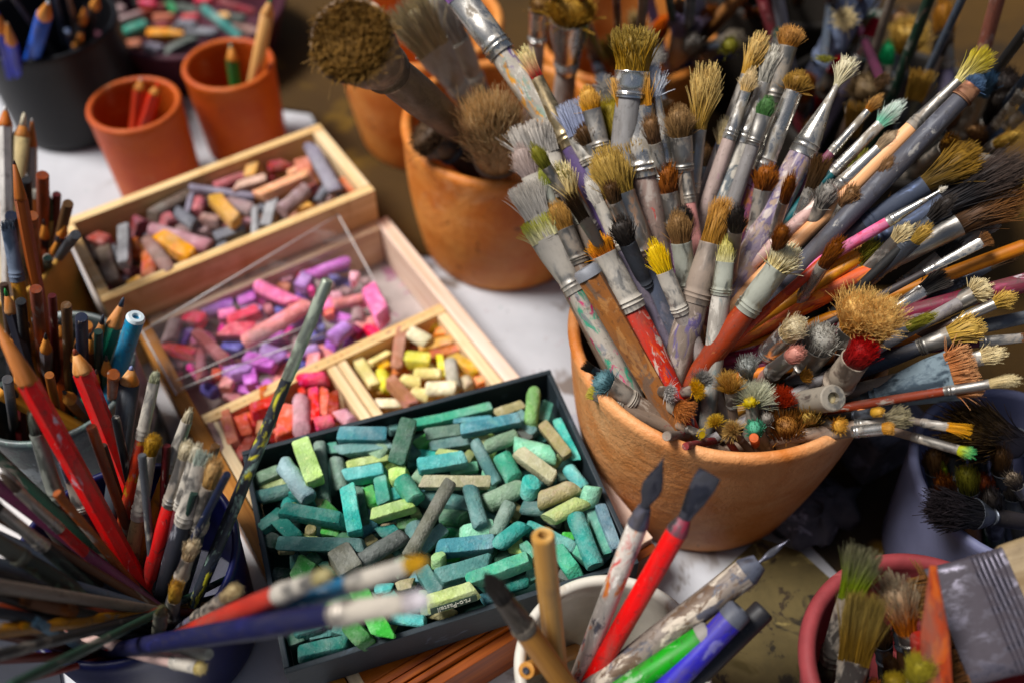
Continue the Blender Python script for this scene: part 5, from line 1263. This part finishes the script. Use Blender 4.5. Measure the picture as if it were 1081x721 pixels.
# ------------------------------------------------------------------ navy tub, left front
def T(*a, **k): return brush('tub', *a, **k)
pencil('tub','f',(-8,335),(32,402),(160,640),23,'#c41a20','#c8a080',.235,'long dark red pencil with chipped paint crossing the left front',s=.65,lead_len=.05,woodc='#b87a54',mat=mat_paint('#c81820',('#b0a0a8',),.1,70,.35))
T('L',(331,58),(325,88),(296,205),(258,385),24,24,24,'filbert',('#8a8a70','#b0b098'),'chalk',('#c84a34',('#a88a84','#b8863c','#d84a2c'),.6),.175,'grey tipped brush with chipped orange red handle',s=.45,n=160)
T('L',(324,195),(314,238),(290,372),(278,452),42,28,30,'puff',('#8a6a30','#b8924c'),'chalk',('#b8a078',(),.4),.158,'curly tan tipped brush right of the chipped orange handle',s=.5,n=260)
T('L',(404,138),(394,168),(355,272),(298,440),18,24,28,'round',('#a59a84','#c9bea4'),'chalk',('#b07a3c',('#8a2c24',),.4),.165,'slim brush with ochre wooden handle pointing at the red pastels',s=.45,n=120)
T('L',(398,208),(385,245),(358,345),(312,510),34,26,34,'puff',('#b0a48c','#ddd2b8'),'dull',('#cc2420',('#3a2020',),.25),.165,'cream puff brush with glossy bright red handle',s=.6,n=220)
T('L',(420,215),(408,250),(375,350),(330,520),30,28,30,'puff',('#b0a894','#d8d0bc'),'chalk',('#5a2a30',(),.4),.168,'second cream puff brush right of the bright red handle',s=.55,n=200)
T('L',(432,232),(428,262),(394,382),(342,540),34,36,42,'flat',('#a3aca0','#c0c8bc'),'chalk',('#2a2c34',('#8a8a90',),.35),.172,'pale greenish flat brush with black speckled handle',s=.6,n=220)
T('L',(458,245),(450,305),(425,400),(380,530),46,34,36,'puff',('#9a7a50','#c4a47a'),'dirty',('#3a3c40',('#6a7a70',),.4),.172,'tan puff brush nearest the long splattered handle',s=.55,n=240)
T('L',(410,418),(405,460),(385,500),(360,560),44,26,28,'splay',('#a08a6c','#d0c0a4'),'dirty',('#4a4a4c',(),.4),.145,'frayed beige brush low in the navy tub',s=.75,n=200)
T('L',(375,505),(368,545),(362,580),(355,610),40,28,30,'splay',('#9a7a3c','#c8a05c'),'dirty',('#6a6468',(),.4),.132,'ochre frayed brush low in the navy tub',s=.85,n=200)
T('L',(62,140),(78,195),(118,340),(150,430),22,30,34,'round',('#3c403c','#54584c'),('#8a8c84',.45,'#7a7c74',.7),('#7a1f1a',('#5a1814',),.4),.185,'dark pointed brush with long grey ferrule and dark red handle',s=.5,n=140)
T('L',(140,250),(150,290),(185,350),(200,420),34,34,36,'flat',('#5a6470','#7a8490'),'dull',('#3a3c44',('#8a8c90',),.4),.160,'blue grey flat brush between the red handles',s=.5,n=140)
brush('tub','L',(0,262),(22,300),(70,378),(150,450),14,20,22,'round',('#8a847c','#b0aaa2'),'dull',('#4a4440',(),.3),.180,'thin grey ferrule brush above the thin red handle',s=.6,n=80)
brush('tub','L',(-10,270),(30,322),(125,400),(310,566),16,20,22,'round',('#5a4a40','#7a6a5c'),'dull',('#c01f1c',(),.2),.190,'brush with thin plain red handle and long grey ferrule',s=.75,n=80)
brush('tub','L',(-30,330),(0,352),(95,436),(290,600),30,24,28,'round',('#3a3430','#54493f'),'dull',('#1c2220',('#2c3a34',),.4),.190,'black handled brush with grey ferrule under the thin red one',s=.8,n=100)
brush('tub','L',(-60,390),(-20,410),(52,455),(260,590),40,34,36,'round',('#3c3a34','#5a564c'),('#5c5c50',.5,'#54544a',.8),('#26302a',('#4a5a4c','#3a2c1c'),.5),.190,'thick brush with olive grey ferrule and dark green handle at the left edge',s=.85,n=120)
rod('tub','L5',(-40,-20),(190,140),34,mat_paint('#3a2c24',('#7a6a5c',),.3),.185,'dark brown handle with grey band at the left edge',s=.7,name='brush_handle',cat='paint brush')
brush('tub','L5',(85,365),(130,375),(310,420),(520,470),44,60,50,'flat',('#4a2c18','#6a4024'),('#6a3f20',.5,'#5a3a24',.8),('#3a3834',(),.3),.160,'brown wooden flat brush pointing left, low in the shade',s=.8,n=160)
brush('tub','L5',(85,475),(125,490),(330,600),(430,690),44,40,46,'puff',('#a87a1c','#d0a02c'),('#5a5044',.5,'#4a4238',.8),('#3c342c',('#6a5a4c',),.4),.150,'mustard tipped brush pointing left in the shade',s=.9,n=180)
brush('tub','L5',(140,460),(180,480),(330,550),(430,610),40,44,40,'flat',('#5a7484','#7a98a8'),('#4a5c68',.5,'#5c707c',.8),('#2a2c30',(),.3),.152,'grey blue brush beside the mustard tipped one',s=.88,n=160)
brush('tub','L5',(385,550),(410,575),(500,690),(540,740),40,48,50,'filbert',('#6a6250','#8a806a'),('#5c584c',.5,'#54503f',.8),('#2c2a26',(),.3),.142,'grey olive brush in the dark foreground',s=.95,n=120)
rod('tub','L5',(-20,620),(300,660),44,mat_paint('#5a2014',(),.3),.140,'dark red brown handle in the lower left corner',s=.95,name='brush_handle',cat='paint brush')
rod('tub','L5',(-30,510),(240,590),44,mat_paint('#4a2416',(),.3),.150,'dark brown handle above the red brown one in the corner',s=.92,name='brush_handle',cat='paint brush')
rod('tub','L5',(60,720),(480,700),30,mat_paint('#6a2014',(),.3),.125,'thin dark red handle along the bottom edge',s=.98,name='brush_handle',cat='paint brush')
rod('tub','L5',(-30,420),(300,480),50,mat_paint('#20242a',(),.3),.160,'thick black handle in the shade at the left edge',s=.9,name='brush_handle',cat='paint brush')
rod('tub','L5',(-30,340),(280,440),56,mat_paint('#241a14',(),.3),.165,'thick dark brown handle in the shade at the left edge',s=.88,name='brush_handle',cat='paint brush')
rod('tub','L5',(-30,250),(400,400),40,mat_paint('#1c1c1c',('#3a3a34',),.3),.172,'black handle beneath the green one at the left edge',s=.85,name='brush_handle',cat='paint brush')
# long splattered handle and the blurred ones pointing to the right
rod('tub','f',(346,296),(212,620),17,mat_paint('#20252e',('#8fa69a','#c8c05c','#3c4654'),.55,48,.45),.232,'long dark handle splattered with pale green and yellow paint',s=.72,tap=.8,capcol=mat_metal('#a4aa9c',.45,'#8f9688',.7),caplen=.055,name='brush_handle',cat='paint brush',wtop=13)
brush('tub','Q',(645,285),(598,318),(462,378),(120,558),56,58,74,'round',('#a59a70','#cfc49c'),'chalk',('#a83c34',('#c05a50',),.25),.25,'blurred brush with dusty red handle in front of the black box',s=.85,n=260)
brush('tub','Q',(985,238),(910,268),(715,335),(380,480),64,62,72,'filbert',('#b0924a','#c89a3c'),'chalk',('#285a78',('#dfe4e6',),.42),.262,'blurred brush with ochre tip and blue handle in front of the black box',s=.9,n=260)
brush('tub','Q',(1000,378),(905,392),(660,432),(380,478),84,78,92,'filbert',('#b8b0b0','#dcd6da'),('#bab2a8',.5,'#b0a89c',.7),('#101238',('#181a48',),.2),.262,'blurred white tipped brush with navy handle in front of the black box',s=.95,n=300)
brush('tub','Q',(315,335),(262,378),(160,450),(60,540),70,50,46,'splay',('#8a7a60','#c4b28c'),'dirty',('#5a5a68',('#8a7ab0',),.4),.165,'frayed straw brush with grey ferrule beside the dusty red handle',s=.85,n=240)
brush('tub','L5',(685,385),(672,430),(650,560),(640,700),44,60,56,'filbert',('#5a563c','#7a7654'),('#5c5c54',.5,'#6a685c',.8),('#3f3c38',(),.3),.150,'upright grey brush with olive tip in the front of the tub',s=.95,n=120)
rod('tub','Q',(205,575),(145,590),40,mat_paint('#a8a89c',(),.3),.125,'stubby pale handle end at the front of the tub',s=.97,name='brush_handle',cat='paint brush')
brush('tub','Q',(195,630),(165,620),(80,600),(40,590),54,50,50,'puff',('#9a8a5c','#c0b084'),'chalk',('#c4a8a0',('#c84a3c',),.3),.122,'small pale pink brush end at the front of the tub',s=.97,n=160)

# ------------------------------------------------------------------ pens in the white mug
brush('mug','N',(92,385),(150,462),(210,560),(335,725),52,62,74,'round',('#2a2624','#3c3834'),('#4c4640',.5,'#5a5248',.7),('wood','#b0814c','#8f6236',1.0,.5),.172,'black pointed ink brush with tan bamboo handle',s=.7,n=1100,sr=.00022,core=False,straight=True)
rod('mug','N',(265,268),(312,720),72,mat_wood('#c4a070','#ac8250',.6,.4,2,'#8a6c4c'),.182,'pale bamboo tube pen with a dark hole in its end',s=.55,tap=1.0,hole='#2c2430',name='bamboo_pen',cat='pen')
def dip_pen(tip, base, col_end, low, wn, w, mat, collar, zt, label, s, blunt=False, band=None):
    tp, bp, cp, lp = (px('N', q) for q in (tip, base, col_end, low))
    Tt, Bb = axis('mug', tp, lp, zt, s)
    root = empty('dip_pen', frame(Tt, Bb), label=label, cat='pen', group=BR_GROUP['mug'])
    L = np.linalg.norm(Tt - Bb); zb, d = along(Tt, Bb, bp); zc, d2 = along(Tt, Bb, cp)
    r = w/2.845*d2/F/2; rn = wn/2.845*d/F/2
    V, Fc = loft([(0, r*.7, r*.7), (.001, r*.74, r*.74), (zc*.6, r*.97, r*.97), (zc*.9, r, r), (zc, r*.97, r*.97)], 22)
    obj('shaft', mkmesh('shaft', V, Fc, sharp=50), mat, root)
    V, Fc = loft([(zc-.0003, r*.99, r*.99), (zc+.001, r*1.02, r*1.02), (zc+(zb-zc)*.6, r*.8, r*.8), (zb-.0004, r*.62, r*.62)], 22)
    obj('collar', mkmesh('collar', V, Fc, sharp=50), collar, root)
    Ln = L - zb; S = []
    prof = [(0, .45), (.12, .5), (.3, .9), (.45, 1.0), (.65, .72), (.85, .3), (1, .05)] if not blunt else [(0, .5), (.2, .62), (.45, .85), (.8, 1.0), (1, .95)]
    for t, k in prof: S.append((zb - .001 + (Ln+.001)*t, rn*k, max(rn*.16, .0004) + rn*.22*(1-t), 0, rn*.25*math.sin(t*2.2)))
    V, Fc = loft(S, 16)
    obj('nib', mkmesh('nib', V, Fc, sharp=50), mat_metal('#4a4a52', .35, '#26262c', .6), root)
dip_pen((628,35),(580,185),(550,240),(375,690),62,64,mat_paint('#d6ccc2',('#b8301c','#d07a2c','#efe9e0','#5a5a64'),.42,58,.45),mat_paint('#4a4c5a',('#2c2c34',),.5),.196,'dip pen with pointed nib and white handle flaked with red paint',.5)
dip_pen((768,82),(690,215),(668,262),(400,725),74,66,mat_paint('#d8161c',('#8a1016',),.12,60,.3,),mat_metal('#6a6668',.4,'#8a3040',.5),.186,'glossy red dip pen with broad blunt black nib',.62,blunt=True)
dip_pen((1005,282),(905,335),(858,362),(470,690),22,88,mat_paint('#8a7f76',('#c4b8a8','#484c58','#5a4636'),.75),mat_paint('#50535e',('#2c2c34',),.4),.142,'thick grey and cream pen holder with thin metal point',.8)
rod('mug','N',(770,560),(520,725),76,mat_paint('#2a8f2c',('#1a5a24','#8fae8a'),.3,60,.4),.118,'bright green marker in the white mug',s=.85,name='marker_pen',cat='marker',capcol=mat_plain('#8f8a84',.6,.3,100),caplen=.006)
rod('mug','N',(860,490),(640,725),80,mat_paint('#2c259c',('#1c1a70','#6a68a0'),.3,60,.4),.128,'deep blue marker with grey hollow end in the white mug',s=.9,name='marker_pen',cat='marker',hole='#141418',capcol=mat_plain('#54565e',.5,.3,100),caplen=.008)
rod('mug','N',(930,492),(760,660),72,mat_paint('#1c1c20',(),.2,50,.4),.116,'black marker behind the blue one',s=.95,name='marker_pen',cat='marker',hole='#0c0c10')
brush('mug','N',(215,675),(190,688),(150,700),(110,716),20,24,50,'round',('#4a4c54','#6a6c74'),'dark',('wood','#c8945c','#a8743c',1.0,.5),.112,'small tan wooden handle end at the left of the mug',s=.95,n=40,straight=True)

# ------------------------------------------------------------------ dirty brushes in the pink pot
def PK(*a, **k): return brush('pink', *a, **k)
PK('O',(500,262),(455,430),(380,640),(350,740),120,80,70,'flat',('#7a8a34','#7d7862'),'dirty',('#4a4438',(),.3),.160,'grey and green caked flat brush leaning on the pink pot rim',s=.55,n=700,vary=.45)
PK('O',(505,420),(470,640),(440,760),(430,800),130,110,80,'flat',('#6a5228','#8f7c4c'),'dirty',('#4a4030',(),.3),.146,'mould brown caked brush in front of the grey and green one',s=.75,n=800,vary=.5)
PK('O',(590,345),(660,540),(665,580),(670,640),175,70,60,'splay',('#a8642c','#9a8f7a'),'dirty',('#3a302a',(),.3),.138,'fan of ochre and grey bristles inside the pink pot',s=.5,n=700,vary=.4)
PK('O',(700,625),(690,720),(680,780),(670,820),130,80,60,'fluff',('#6a6020','#a3974a'),'dirty',('#4a4030',(),.3),.142,'olive yellow shaggy tuft at the bottom of the pink pot',s=.9,n=800)
PK('O',(600,690),(610,740),(615,790),(618,820),90,60,50,'fluff',('#5a4418','#94803c'),'dirty',('#4a4030',(),.3),.128,'small ochre tuft beside the olive shaggy one',s=.9,n=400)
wd = rod('pink','O',(765,320),(760,720),84,mat_paint('#96401a',('#6a2a12','#a8562c'),.5,40,.35),.150,'broad orange lacquered handle between the bristles and the wide brush',s=.97,rf=.95,tap=1.25,name='brush_handle',cat='paint brush',wtop=26,flat=.28,TB=(P(985,597,.172), P(989,740,.125)))
rod('pink','O',(690,560),(700,720),70,mat_paint('#8a2a20',(),.3),.115,'dark red handle deep in the pink pot',s=.6,name='brush_handle',cat='paint brush')

# wide house painting brush leaning across the pink pot
Wc = P(1024, 655, .126); Wd = P(1110, 632, .137)
zax = (Wd - Wc)/np.linalg.norm(Wd - Wc)
v_ = CAM - Wc; yv = v_ - zax*np.dot(v_, zax); yv /= np.linalg.norm(yv); xv = np.cross(yv, zax)
WM = Matrix.Identity(4)
for i in range(3): WM[i][0], WM[i][1], WM[i][2], WM[i][3] = xv[i], yv[i], zax[i], Wc[i]
wb_ = empty('wide_brush', WM, label='very wide flat brush with bare wooden handle and dull metal ferrule at the right front', cat='paint brush')
hw = .0285
V, Fc = loft([(.024, hw*1.02, .0065), (.026, hw*1.05, .0075), (.06, hw*1.12, .0085), (.10, hw*1.1, .008), (.13, hw*.6, .008)], 40, power=5)
obj('handle', mkmesh('handle', V, Fc, sharp=50), mat_wood('#8f7f66', '#6d5a40', .5, .6, 2, '#54442e'), wb_)
S = [(-.012, hw, .0070)]
for z in (.010, .0125, .015, .0175, .020, .0225): S += [(z-.0008, hw*1.0, .0072), (z, hw*1.012, .0082), (z+.0008, hw*1.0, .0072)]
S += [(.0255, hw*1.03, .0078)]
V, Fc = loft(S, 40, power=5, wob=.0006)
obj('ferrule', mkmesh('ferrule', V, Fc, sharp=60), mat_metal('#55525a', .42, '#3a343a', .8, .8), wb_)
V, Fc = loft([(.020, .0035, .0006), (.022, .004, .0006)], 10)
Vb, Fq, Cb = bristle_arrays(.011, hw*1.9, .011, hw*1.8, .010, 900, base='#5a3a20', tip='#7a5a34', sr=.0004, splay=.05, dome=.1, flat_top=True)
Vb[:, 2] = -.011 - Vb[:, 2]
obj('bristles', fast_mesh('bristles', Vb, Fq, Cb), mat_hair(), wb_)

# ------------------------------------------------------------------ dark brushes over the lavender bucket
def BU(*a, **k): return brush('bucket', *a, **k)
BU('R2',(540,515),(760,560),(840,570),(880,570),230,150,80,'fluff',('#141214','#2a2426'),'dark',('#2a2422',(),.3),.125,'black shaggy brush head hanging over the bucket rim',s=.6,n=1100,sr=.00045)
BU('R2',(640,110),(960,190),(1040,225),(1090,260),330,150,90,'splay',('#2a1c10','#5a4424'),'dark',('#2a2422',(),.3),.150,'long dark brown bristles sweeping left over the bucket',s=.5,n=1100,sr=.0004)
BU('R2',(610,300),(640,450),(650,500),(660,560),46,30,26,'filbert',('#6a7a2c','#8a9a3c'),'dark',('#3a3c2c',(),.3),.095,'olive green bristle tip inside the bucket',s=.4,n=160,zE=.06)
BU('R2',(800,370),(790,440),(790,500),(790,560),120,80,50,'round',('#5a2c14','#7a3c1c'),'dark',('#3a241c',(),.3),.100,'rusty brown brush head deep in the bucket',s=.5,n=300,zE=.06)
BU('R2',(930,350),(960,420),(985,470),(1010,520),100,60,40,'splay',('#4a4038','#8a7c6c'),'dull',('#3a3430',(),.3),.115,'wispy grey brown brush at the right of the bucket',s=.6,n=260)

# ------------------------------------------------------------------ more brushes that fill the gaps
BCN = [('dark brown','#3a2a1a','#5a4028'),('straw','#a08248','#c8a868'),('ash grey','#77726c','#a09a92'),('chestnut','#6a3c1c','#945a2c'),('black','#221f1d','#3c3530'),('cream','#b5a27c','#d8c8a2'),('umber','#5a4230','#8a6a4c'),('olive','#5c5a28','#8a8440')]
HCN = [('dark green','#20382c'),('plum','#4e2438'),('walnut brown','#4a3020'),('slate','#3c4450'),('dusty blue','#4d5560'),('taupe','#7a6e62'),('brick','#7a3420'),('ochre','#9a6c2c'),('charcoal','#242424')]
fr = np.random.default_rng(99)
combos = [(i, j) for i in range(len(BCN)) for j in range(len(HCN))]; fr.shuffle(combos)
def filler(hold, tip, low, wpx, zt, text, s, shape, k):
    i, j = combos[k]; bn, b0, b1 = BCN[i]; hn, hc = HCN[j]
    d = np.array(low, float) - np.array(tip, float); L_ = np.linalg.norm(d); d /= L_
    be = tuple(np.array(tip) + d*fr.uniform(24, 40)); fe = tuple(np.array(tip) + d*fr.uniform(66, 95))
    brush(hold, 'f', tip, be, fe, low, wpx*fr.uniform(1.1, 1.9), wpx, wpx*fr.uniform(.7, .95), shape, (b0, b1), ['steel','dull','dirty','dark'][int(fr.integers(4))],
          (hc, (['#a09a90'], ['#6a5a54','#b0a8a0'], [])[int(fr.integers(3))], .35), zt, text % (bn, hn), s=s, n=240)
k = 0
SH = ['round','flat','splay','puff','filbert','round','splay']
for u, v, h in [(600,-8,'back1'),(640,40,'back1'),(668,12,'back1'),(690,60,'back1'),(715,-5,'back1'),(735,40,'back1'),(752,5,'back1'),(772,48,'back1'),(800,10,'back3'),(822,45,'back3'),(842,-5,'back3'),
        (870,62,'back3'),(892,20,'back3'),(930,85,'back3'),(952,20,'back3'),(975,75,'back2'),(1000,30,'back2'),(1012,110,'back2'),(1035,130,'back2'),(1062,95,'back2'),(1050,175,'back2'),(1078,140,'back2'),(905,110,'back2'),(858,130,'back2'),(960,150,'back2'),(700,110,'back1'),(640,95,'back1')]:
    filler(h, (u, v), (u + (820-u)*.35, v + 170), fr.uniform(11, 20), fr.uniform(.17, .215), 'out of focus %s bristled brush with %s handle behind the fan', fr.uniform(.3, .8), SH[k % 7], k); k += 1
for u, v in [(585,175),(612,130),(660,150),(700,170),(742,150),(770,170),(812,170),(850,150),(880,190),(918,160),(955,205),(985,235),(1020,255),(1050,300),(1040,340),(1060,225),(1000,290),(930,250),(890,250),(1065,370),(720,215),(650,230)]:
    filler('pot', (u, v), (u + (752-u)*.72, v + (452-v)*.72), fr.uniform(14, 21), fr.uniform(.188, .214) if v < 260 else fr.uniform(.165, .185), 'half hidden %s tipped brush with %s handle deep in the fan', fr.uniform(.15, .5), SH[k % 7], k); k += 1
for n_, (u, v, du, w_, h) in enumerate([(585,-12,14,9,'back1'),(615,-14,-20,10,'back1'),(650,-12,10,9,'back1'),(680,-12,-12,11,'back1'),(705,-10,25,9,'back1'),(730,-14,-10,12,'back1'),(760,-12,12,10,'back3'),(785,-14,-8,9,'back3'),
        (812,-12,4,12,'back3'),(835,-12,-26,9,'back3'),(880,-12,-40,11,'back3'),(915,-12,-30,9,'back3'),(945,-14,-50,10,'back2'),(985,-12,-60,12,'back2'),(1020,-10,-75,9,'back2'),(1085,30,-120,12,'back2'),(1090,75,-130,10,'back2')]):
    nm, hc = HCN[(n_*4+2) % 9]
    rod(h, 'f', (u, v), (u+du, v+160), w_, mat_paint(hc, (['#8a847c'], ['#6a5a54', '#a8a098'])[n_ % 2], .3, 60, .4), .225 + .01*(n_ % 4), '%s %s handle rising at the top of the blurred background' % ((['worn','slender','thick','spotted','straight','leaning','smooth','dull','tall'] if n_ < 9 else ['chipped','narrow','stout','flecked','upright','slanting','plain','grubby','high'])[n_ % 9], nm), s=.3+.05*(n_ % 8), tap=1.15, name='brush_handle', cat='paint brush')
for u, v in [(560,150),(600,205),(640,190),(685,120),(720,120),(765,120),(800,120),(838,180),(870,165),(905,195),(945,165),(965,235),(1010,205),(1035,280),(1075,310),(1070,265),(1078,400),(990,330),(780,215),(830,235)]:
    filler('pot', (u, v), (u + (752-u)*.75, v + (452-v)*.75), fr.uniform(10, 15), fr.uniform(.205, .235) if v < 260 else fr.uniform(.17, .19), 'slim %s tipped brush with %s handle wedged in the fan', fr.uniform(.1, .45), SH[k % 7], k); k += 1
for n_, (u, v, w_) in enumerate([(-15,470,12),(-20,500,15),(-18,535,12),(-22,560,18),(-20,590,14),(-24,615,16),(-20,642,13),(-22,668,17),(-15,695,14),(10,725,13)]):
    nm, hc = HCN[n_ % 9]
    rod('tub','f',(u, v),(150, 640 + (v-600)*.12), w_, mat_paint(hc, ('#6a645c',), .3, 70, .4), fr.uniform(.145, .185), ('slim ' if n_ == 9 else 'thin ' if w_ < 14 else 'thick ') + nm + ' handle pointing into the dark lower left corner', s=.75+.2*fr.random(), tap=.7, name='brush_handle', cat='paint brush')
PCN = [('walnut','#4a2c1c'),('charcoal','#26282c'),('orange','#b0562c'),('dark red','#5a1a1c'),('sand','#b8966a'),('navy','#1e2844'),('bottle green','#1e4232'),('grey','#77747a')]
for n_, (u, v) in enumerate([(6,262),(46,232),(62,250),(40,205),(2,205),(70,232),(30,250),(55,215)]):
    pencil('can','f',(u, v),(u+2, v+17),(u+10, v+90), 12, PCN[n_][1], '#3a3636', .118+.012*(n_ % 3), '%s pencil standing among the tall pencils in the tan can' % PCN[n_][0], s=.2+.09*n_, lead_len=.3)
for n_, (u, v) in enumerate([(12,352),(30,340),(48,352),(62,338),(80,362),(95,352),(20,385),(112,375)]):
    pencil('jar','f',(u, v),(u+1, v+17),(u+3, v+80), 13, PCN[(n_*3+1) % 8][1], '#3a3636', .118+.012*(n_ % 3), '%s pencil crowded in the tin jar behind the red ones' % PCN[(n_*3+1) % 8][0], s=.15+.08*n_, lead_len=.3)

DCN = [('smoky brown','#3c2a20'),('ink black','#16181c'),('rust','#7a3a1e'),('deep red','#4a1416'),('umber','#5a4028'),('midnight blue','#161e34'),('pine green','#16302a'),('lead grey','#4c4e52'),('copper','#8f4e28')]
for n_, (u, v, du) in enumerate([(3,182,8),(28,190,4),(45,185,2),(60,205,4),(72,215,2),(12,228,6),(50,272,4),(80,248,0),(34,228,4)]):
    rod('can','f',(u, v),(u+du, v+100), 9+2*(n_ % 3), mat_paint(DCN[n_][1], ('#8a8076',), .25, 70, .4), .145+.012*(n_ % 3), '%s stick with blunt end among the tall pencils at the left edge' % DCN[n_][0], s=.15+.08*n_, tap=1, name='pencil', cat='pencil')
for n_, (u, v, du) in enumerate([(4,300,12),(22,318,10),(38,305,9),(55,312,6),(70,322,4),(86,335,3),(104,350,0),(8,400,14),(120,395,-4)]):
    rod('jar','f',(u, v),(u+du, v+100), 9+2*(n_ % 3), mat_paint(DCN[n_][1], ('#8a8076',), .25, 70, .4), .150+.012*(n_ % 3), '%s stick with blunt end crowded in the tin jar' % DCN[n_][0], s=.15+.08*n_, tap=1, name='pencil', cat='pencil')
for n_, (u, v, w_) in enumerate([(108,470,10),(122,440,9),(96,450,11),(176,470,9),(228,470,10),(240,500,9),(205,520,8),(150,480,9),(60,520,10)]):
    rod('tub','f',(u, v),(165, 645), w_, mat_paint(DCN[n_][1], ('#a09a90',), .35, 70, .4), .150+.010*(n_ % 3), '%s brush handle standing among the red handles in the tub' % DCN[n_][0], s=.3+.05*n_, tap=.8, name='brush_handle', cat='paint brush')
for n_, (u, v) in enumerate([(985,470),(1005,455),(1030,450),(1055,470),(1070,500),(1020,490),(995,500),(1045,515)]):
    bn, b0, b1 = BCN[[0,4,3,0,4,7,3,4][n_]]; hn, hc = HCN[[8,2,0,3,8,2,7,0][n_]]
    brush('bucket','f',(u, v),(u+2, v+26),(u+4, v+48),(u+10, v+90),26,22,16,SH[n_ % 7],(b0, b1),'dark',(hc,(),.3),.098+.008*(n_ % 4),'%s %s brush with %s handle packed in the bucket' % (['slim','worn','bushy','short','stiff','damp','frayed','bent'][n_], bn, hn), s=.3+.06*n_, n=260)

for n_, (u, v) in enumerate([(930,655),(950,640),(962,665),(940,690),(965,700),(905,690),(920,715),(985,650)]):
    bn, b0, b1 = BCN[[0,4,3,0,7,4,3,0][n_]]; hn, hc = HCN[[8,2,8,0,2,8,7,3][n_]]
    brush('pink','f',(u, v),(u+2, v+24),(u+4, v+44),(u+8, v+90),22,20,15,SH[n_ % 7],(b0, b1),'dark',(hc,(),.3),.088+.006*(n_ % 3),'%s %s brush with %s handle deep in the pink pot' % (['matted','caked','stiff','short','mossy','bent','worn','dusty'][n_], bn, hn), s=.3+.07*n_, n=240, zE=.06)

# ------------------------------------------------------------------ lettering on a pastel wrapper
tgt = min((p for p in PAST if p['box'] == 'green' and p['col'] == 'yellow green'), key=lambda p: math.hypot(proj(p['p'])[0]-477, proj(p['p'])[1]-637))
po = tgt['o']; L_, r_ = tgt['L'], tgt['r']
lbl = obj('wrapper', box_mesh([(-L_*.47, L_*.47, -r_*.62, r_*.30, 0, .0005)], .0001), mat_plain('#38483c', .7, .2, 80), po)
Mt = po.matrix_world.copy(); Mt.translation.z += .008
best = max((1, -1), key=lambda sg: (Mt.to_3x3() @ Matrix.Rotation(sg*.62, 3, 'Z') @ Vector((1 if (Mt.to_3x3() @ Vector((1, 0, 0)))[1] < 0 else -1, 0, 0)))[2])
po.matrix_world = Mt @ Matrix.Rotation(best*.62, 4, 'Z')
bpy.context.view_layer.update()
# frame on the side of the stick that faces the viewer: text runs along the stick
zl = np.array(po.matrix_world.to_3x3() @ Vector((0, 0, 1)))
sgn = 1 if zl[0] > 0 else -1
xl = Vector((0, 0, sgn)); yl = Vector((0, 1, 0)); nl = xl.cross(yl)
off = r_*1.0
LM = Matrix.Identity(4)
for i in range(3): LM[i][0], LM[i][1], LM[i][2], LM[i][3] = xl[i], yl[i], nl[i], nl[i]*off
lbl.matrix_local = LM
cu = bpy.data.curves.new('lettering', 'FONT'); cu.body = 'rt.o-Pastell'; cu.size = r_*.95; cu.extrude = .00012; cu.align_x = 'CENTER'; cu.align_y = 'CENTER'
tmp = bpy.data.objects.new('tmp', cu); COL.objects.link(tmp)
bpy.context.view_layer.update()
me = bpy.data.meshes.new_from_object(tmp.evaluated_get(bpy.context.evaluated_depsgraph_get()))
bpy.data.objects.remove(tmp)
lt = obj('lettering', me, mat_plain('#d8d8c8', .7, .1), lbl)
lt.matrix_local = Matrix.Translation((0, -r_*.16, .0007)) @ Matrix.Rotation(math.pi, 4, 'Z')
# ------------------------------------------------------------------ camera, light
cam = bpy.data.cameras.new('camera'); co = bpy.data.objects.new('camera', cam); COL.objects.link(co)
co.location = (0, 0, H); co.rotation_euler = (math.radians(90) - TH, 0, 0)
cam.sensor_width = 36; cam.lens = F/1081*36; cam.clip_start = .01; cam.clip_end = 60
cam.dof.use_dof = True; cam.dof.focus_distance = .545; cam.dof.aperture_fstop = 3.2; cam.dof.aperture_blades = 0
SC.camera = co
w = bpy.data.worlds.new('World'); SC.world = w; w.use_nodes = True
nt = w.node_tree; bg = nt.nodes['Background']
sky = nt.nodes.new('ShaderNodeTexSky'); sky.sky_type = 'NISHITA'; sky.sun_disc = False
SUN_EL, SUN_AZ = math.radians(60), math.radians(-88)      # azimuth from +Y (away from the viewer), towards -X
sky.sun_elevation = SUN_EL; sky.sun_rotation = SUN_AZ
sky.air_density = 1.0; sky.dust_density = 4.0; sky.ozone_density = .6
nt.links.new(sky.outputs[0], bg.inputs[0]); bg.inputs[1].default_value = .05
sl = bpy.data.lights.new('sun', 'SUN'); so = bpy.data.objects.new('sun', sl); COL.objects.link(so)
sl.energy = 4.2; sl.angle = math.radians(18); sl.color = (1.0, .985, .965)
dirv = Vector((math.sin(SUN_AZ)*math.cos(SUN_EL), math.cos(SUN_AZ)*math.cos(SUN_EL), math.sin(SUN_EL)))
so.rotation_euler = dirv.to_track_quat('Z', 'Y').to_euler()
SC.view_settings.view_transform = 'Standard'; SC.view_settings.look = 'None'
SC.view_settings.exposure = 0.18; SC.view_settings.gamma = 1
SC.cycles.use_denoising = True
SC.cycles.max_bounces = 8
label_pastels()
if WARN: print('AXIS', len(WARN), WARN)
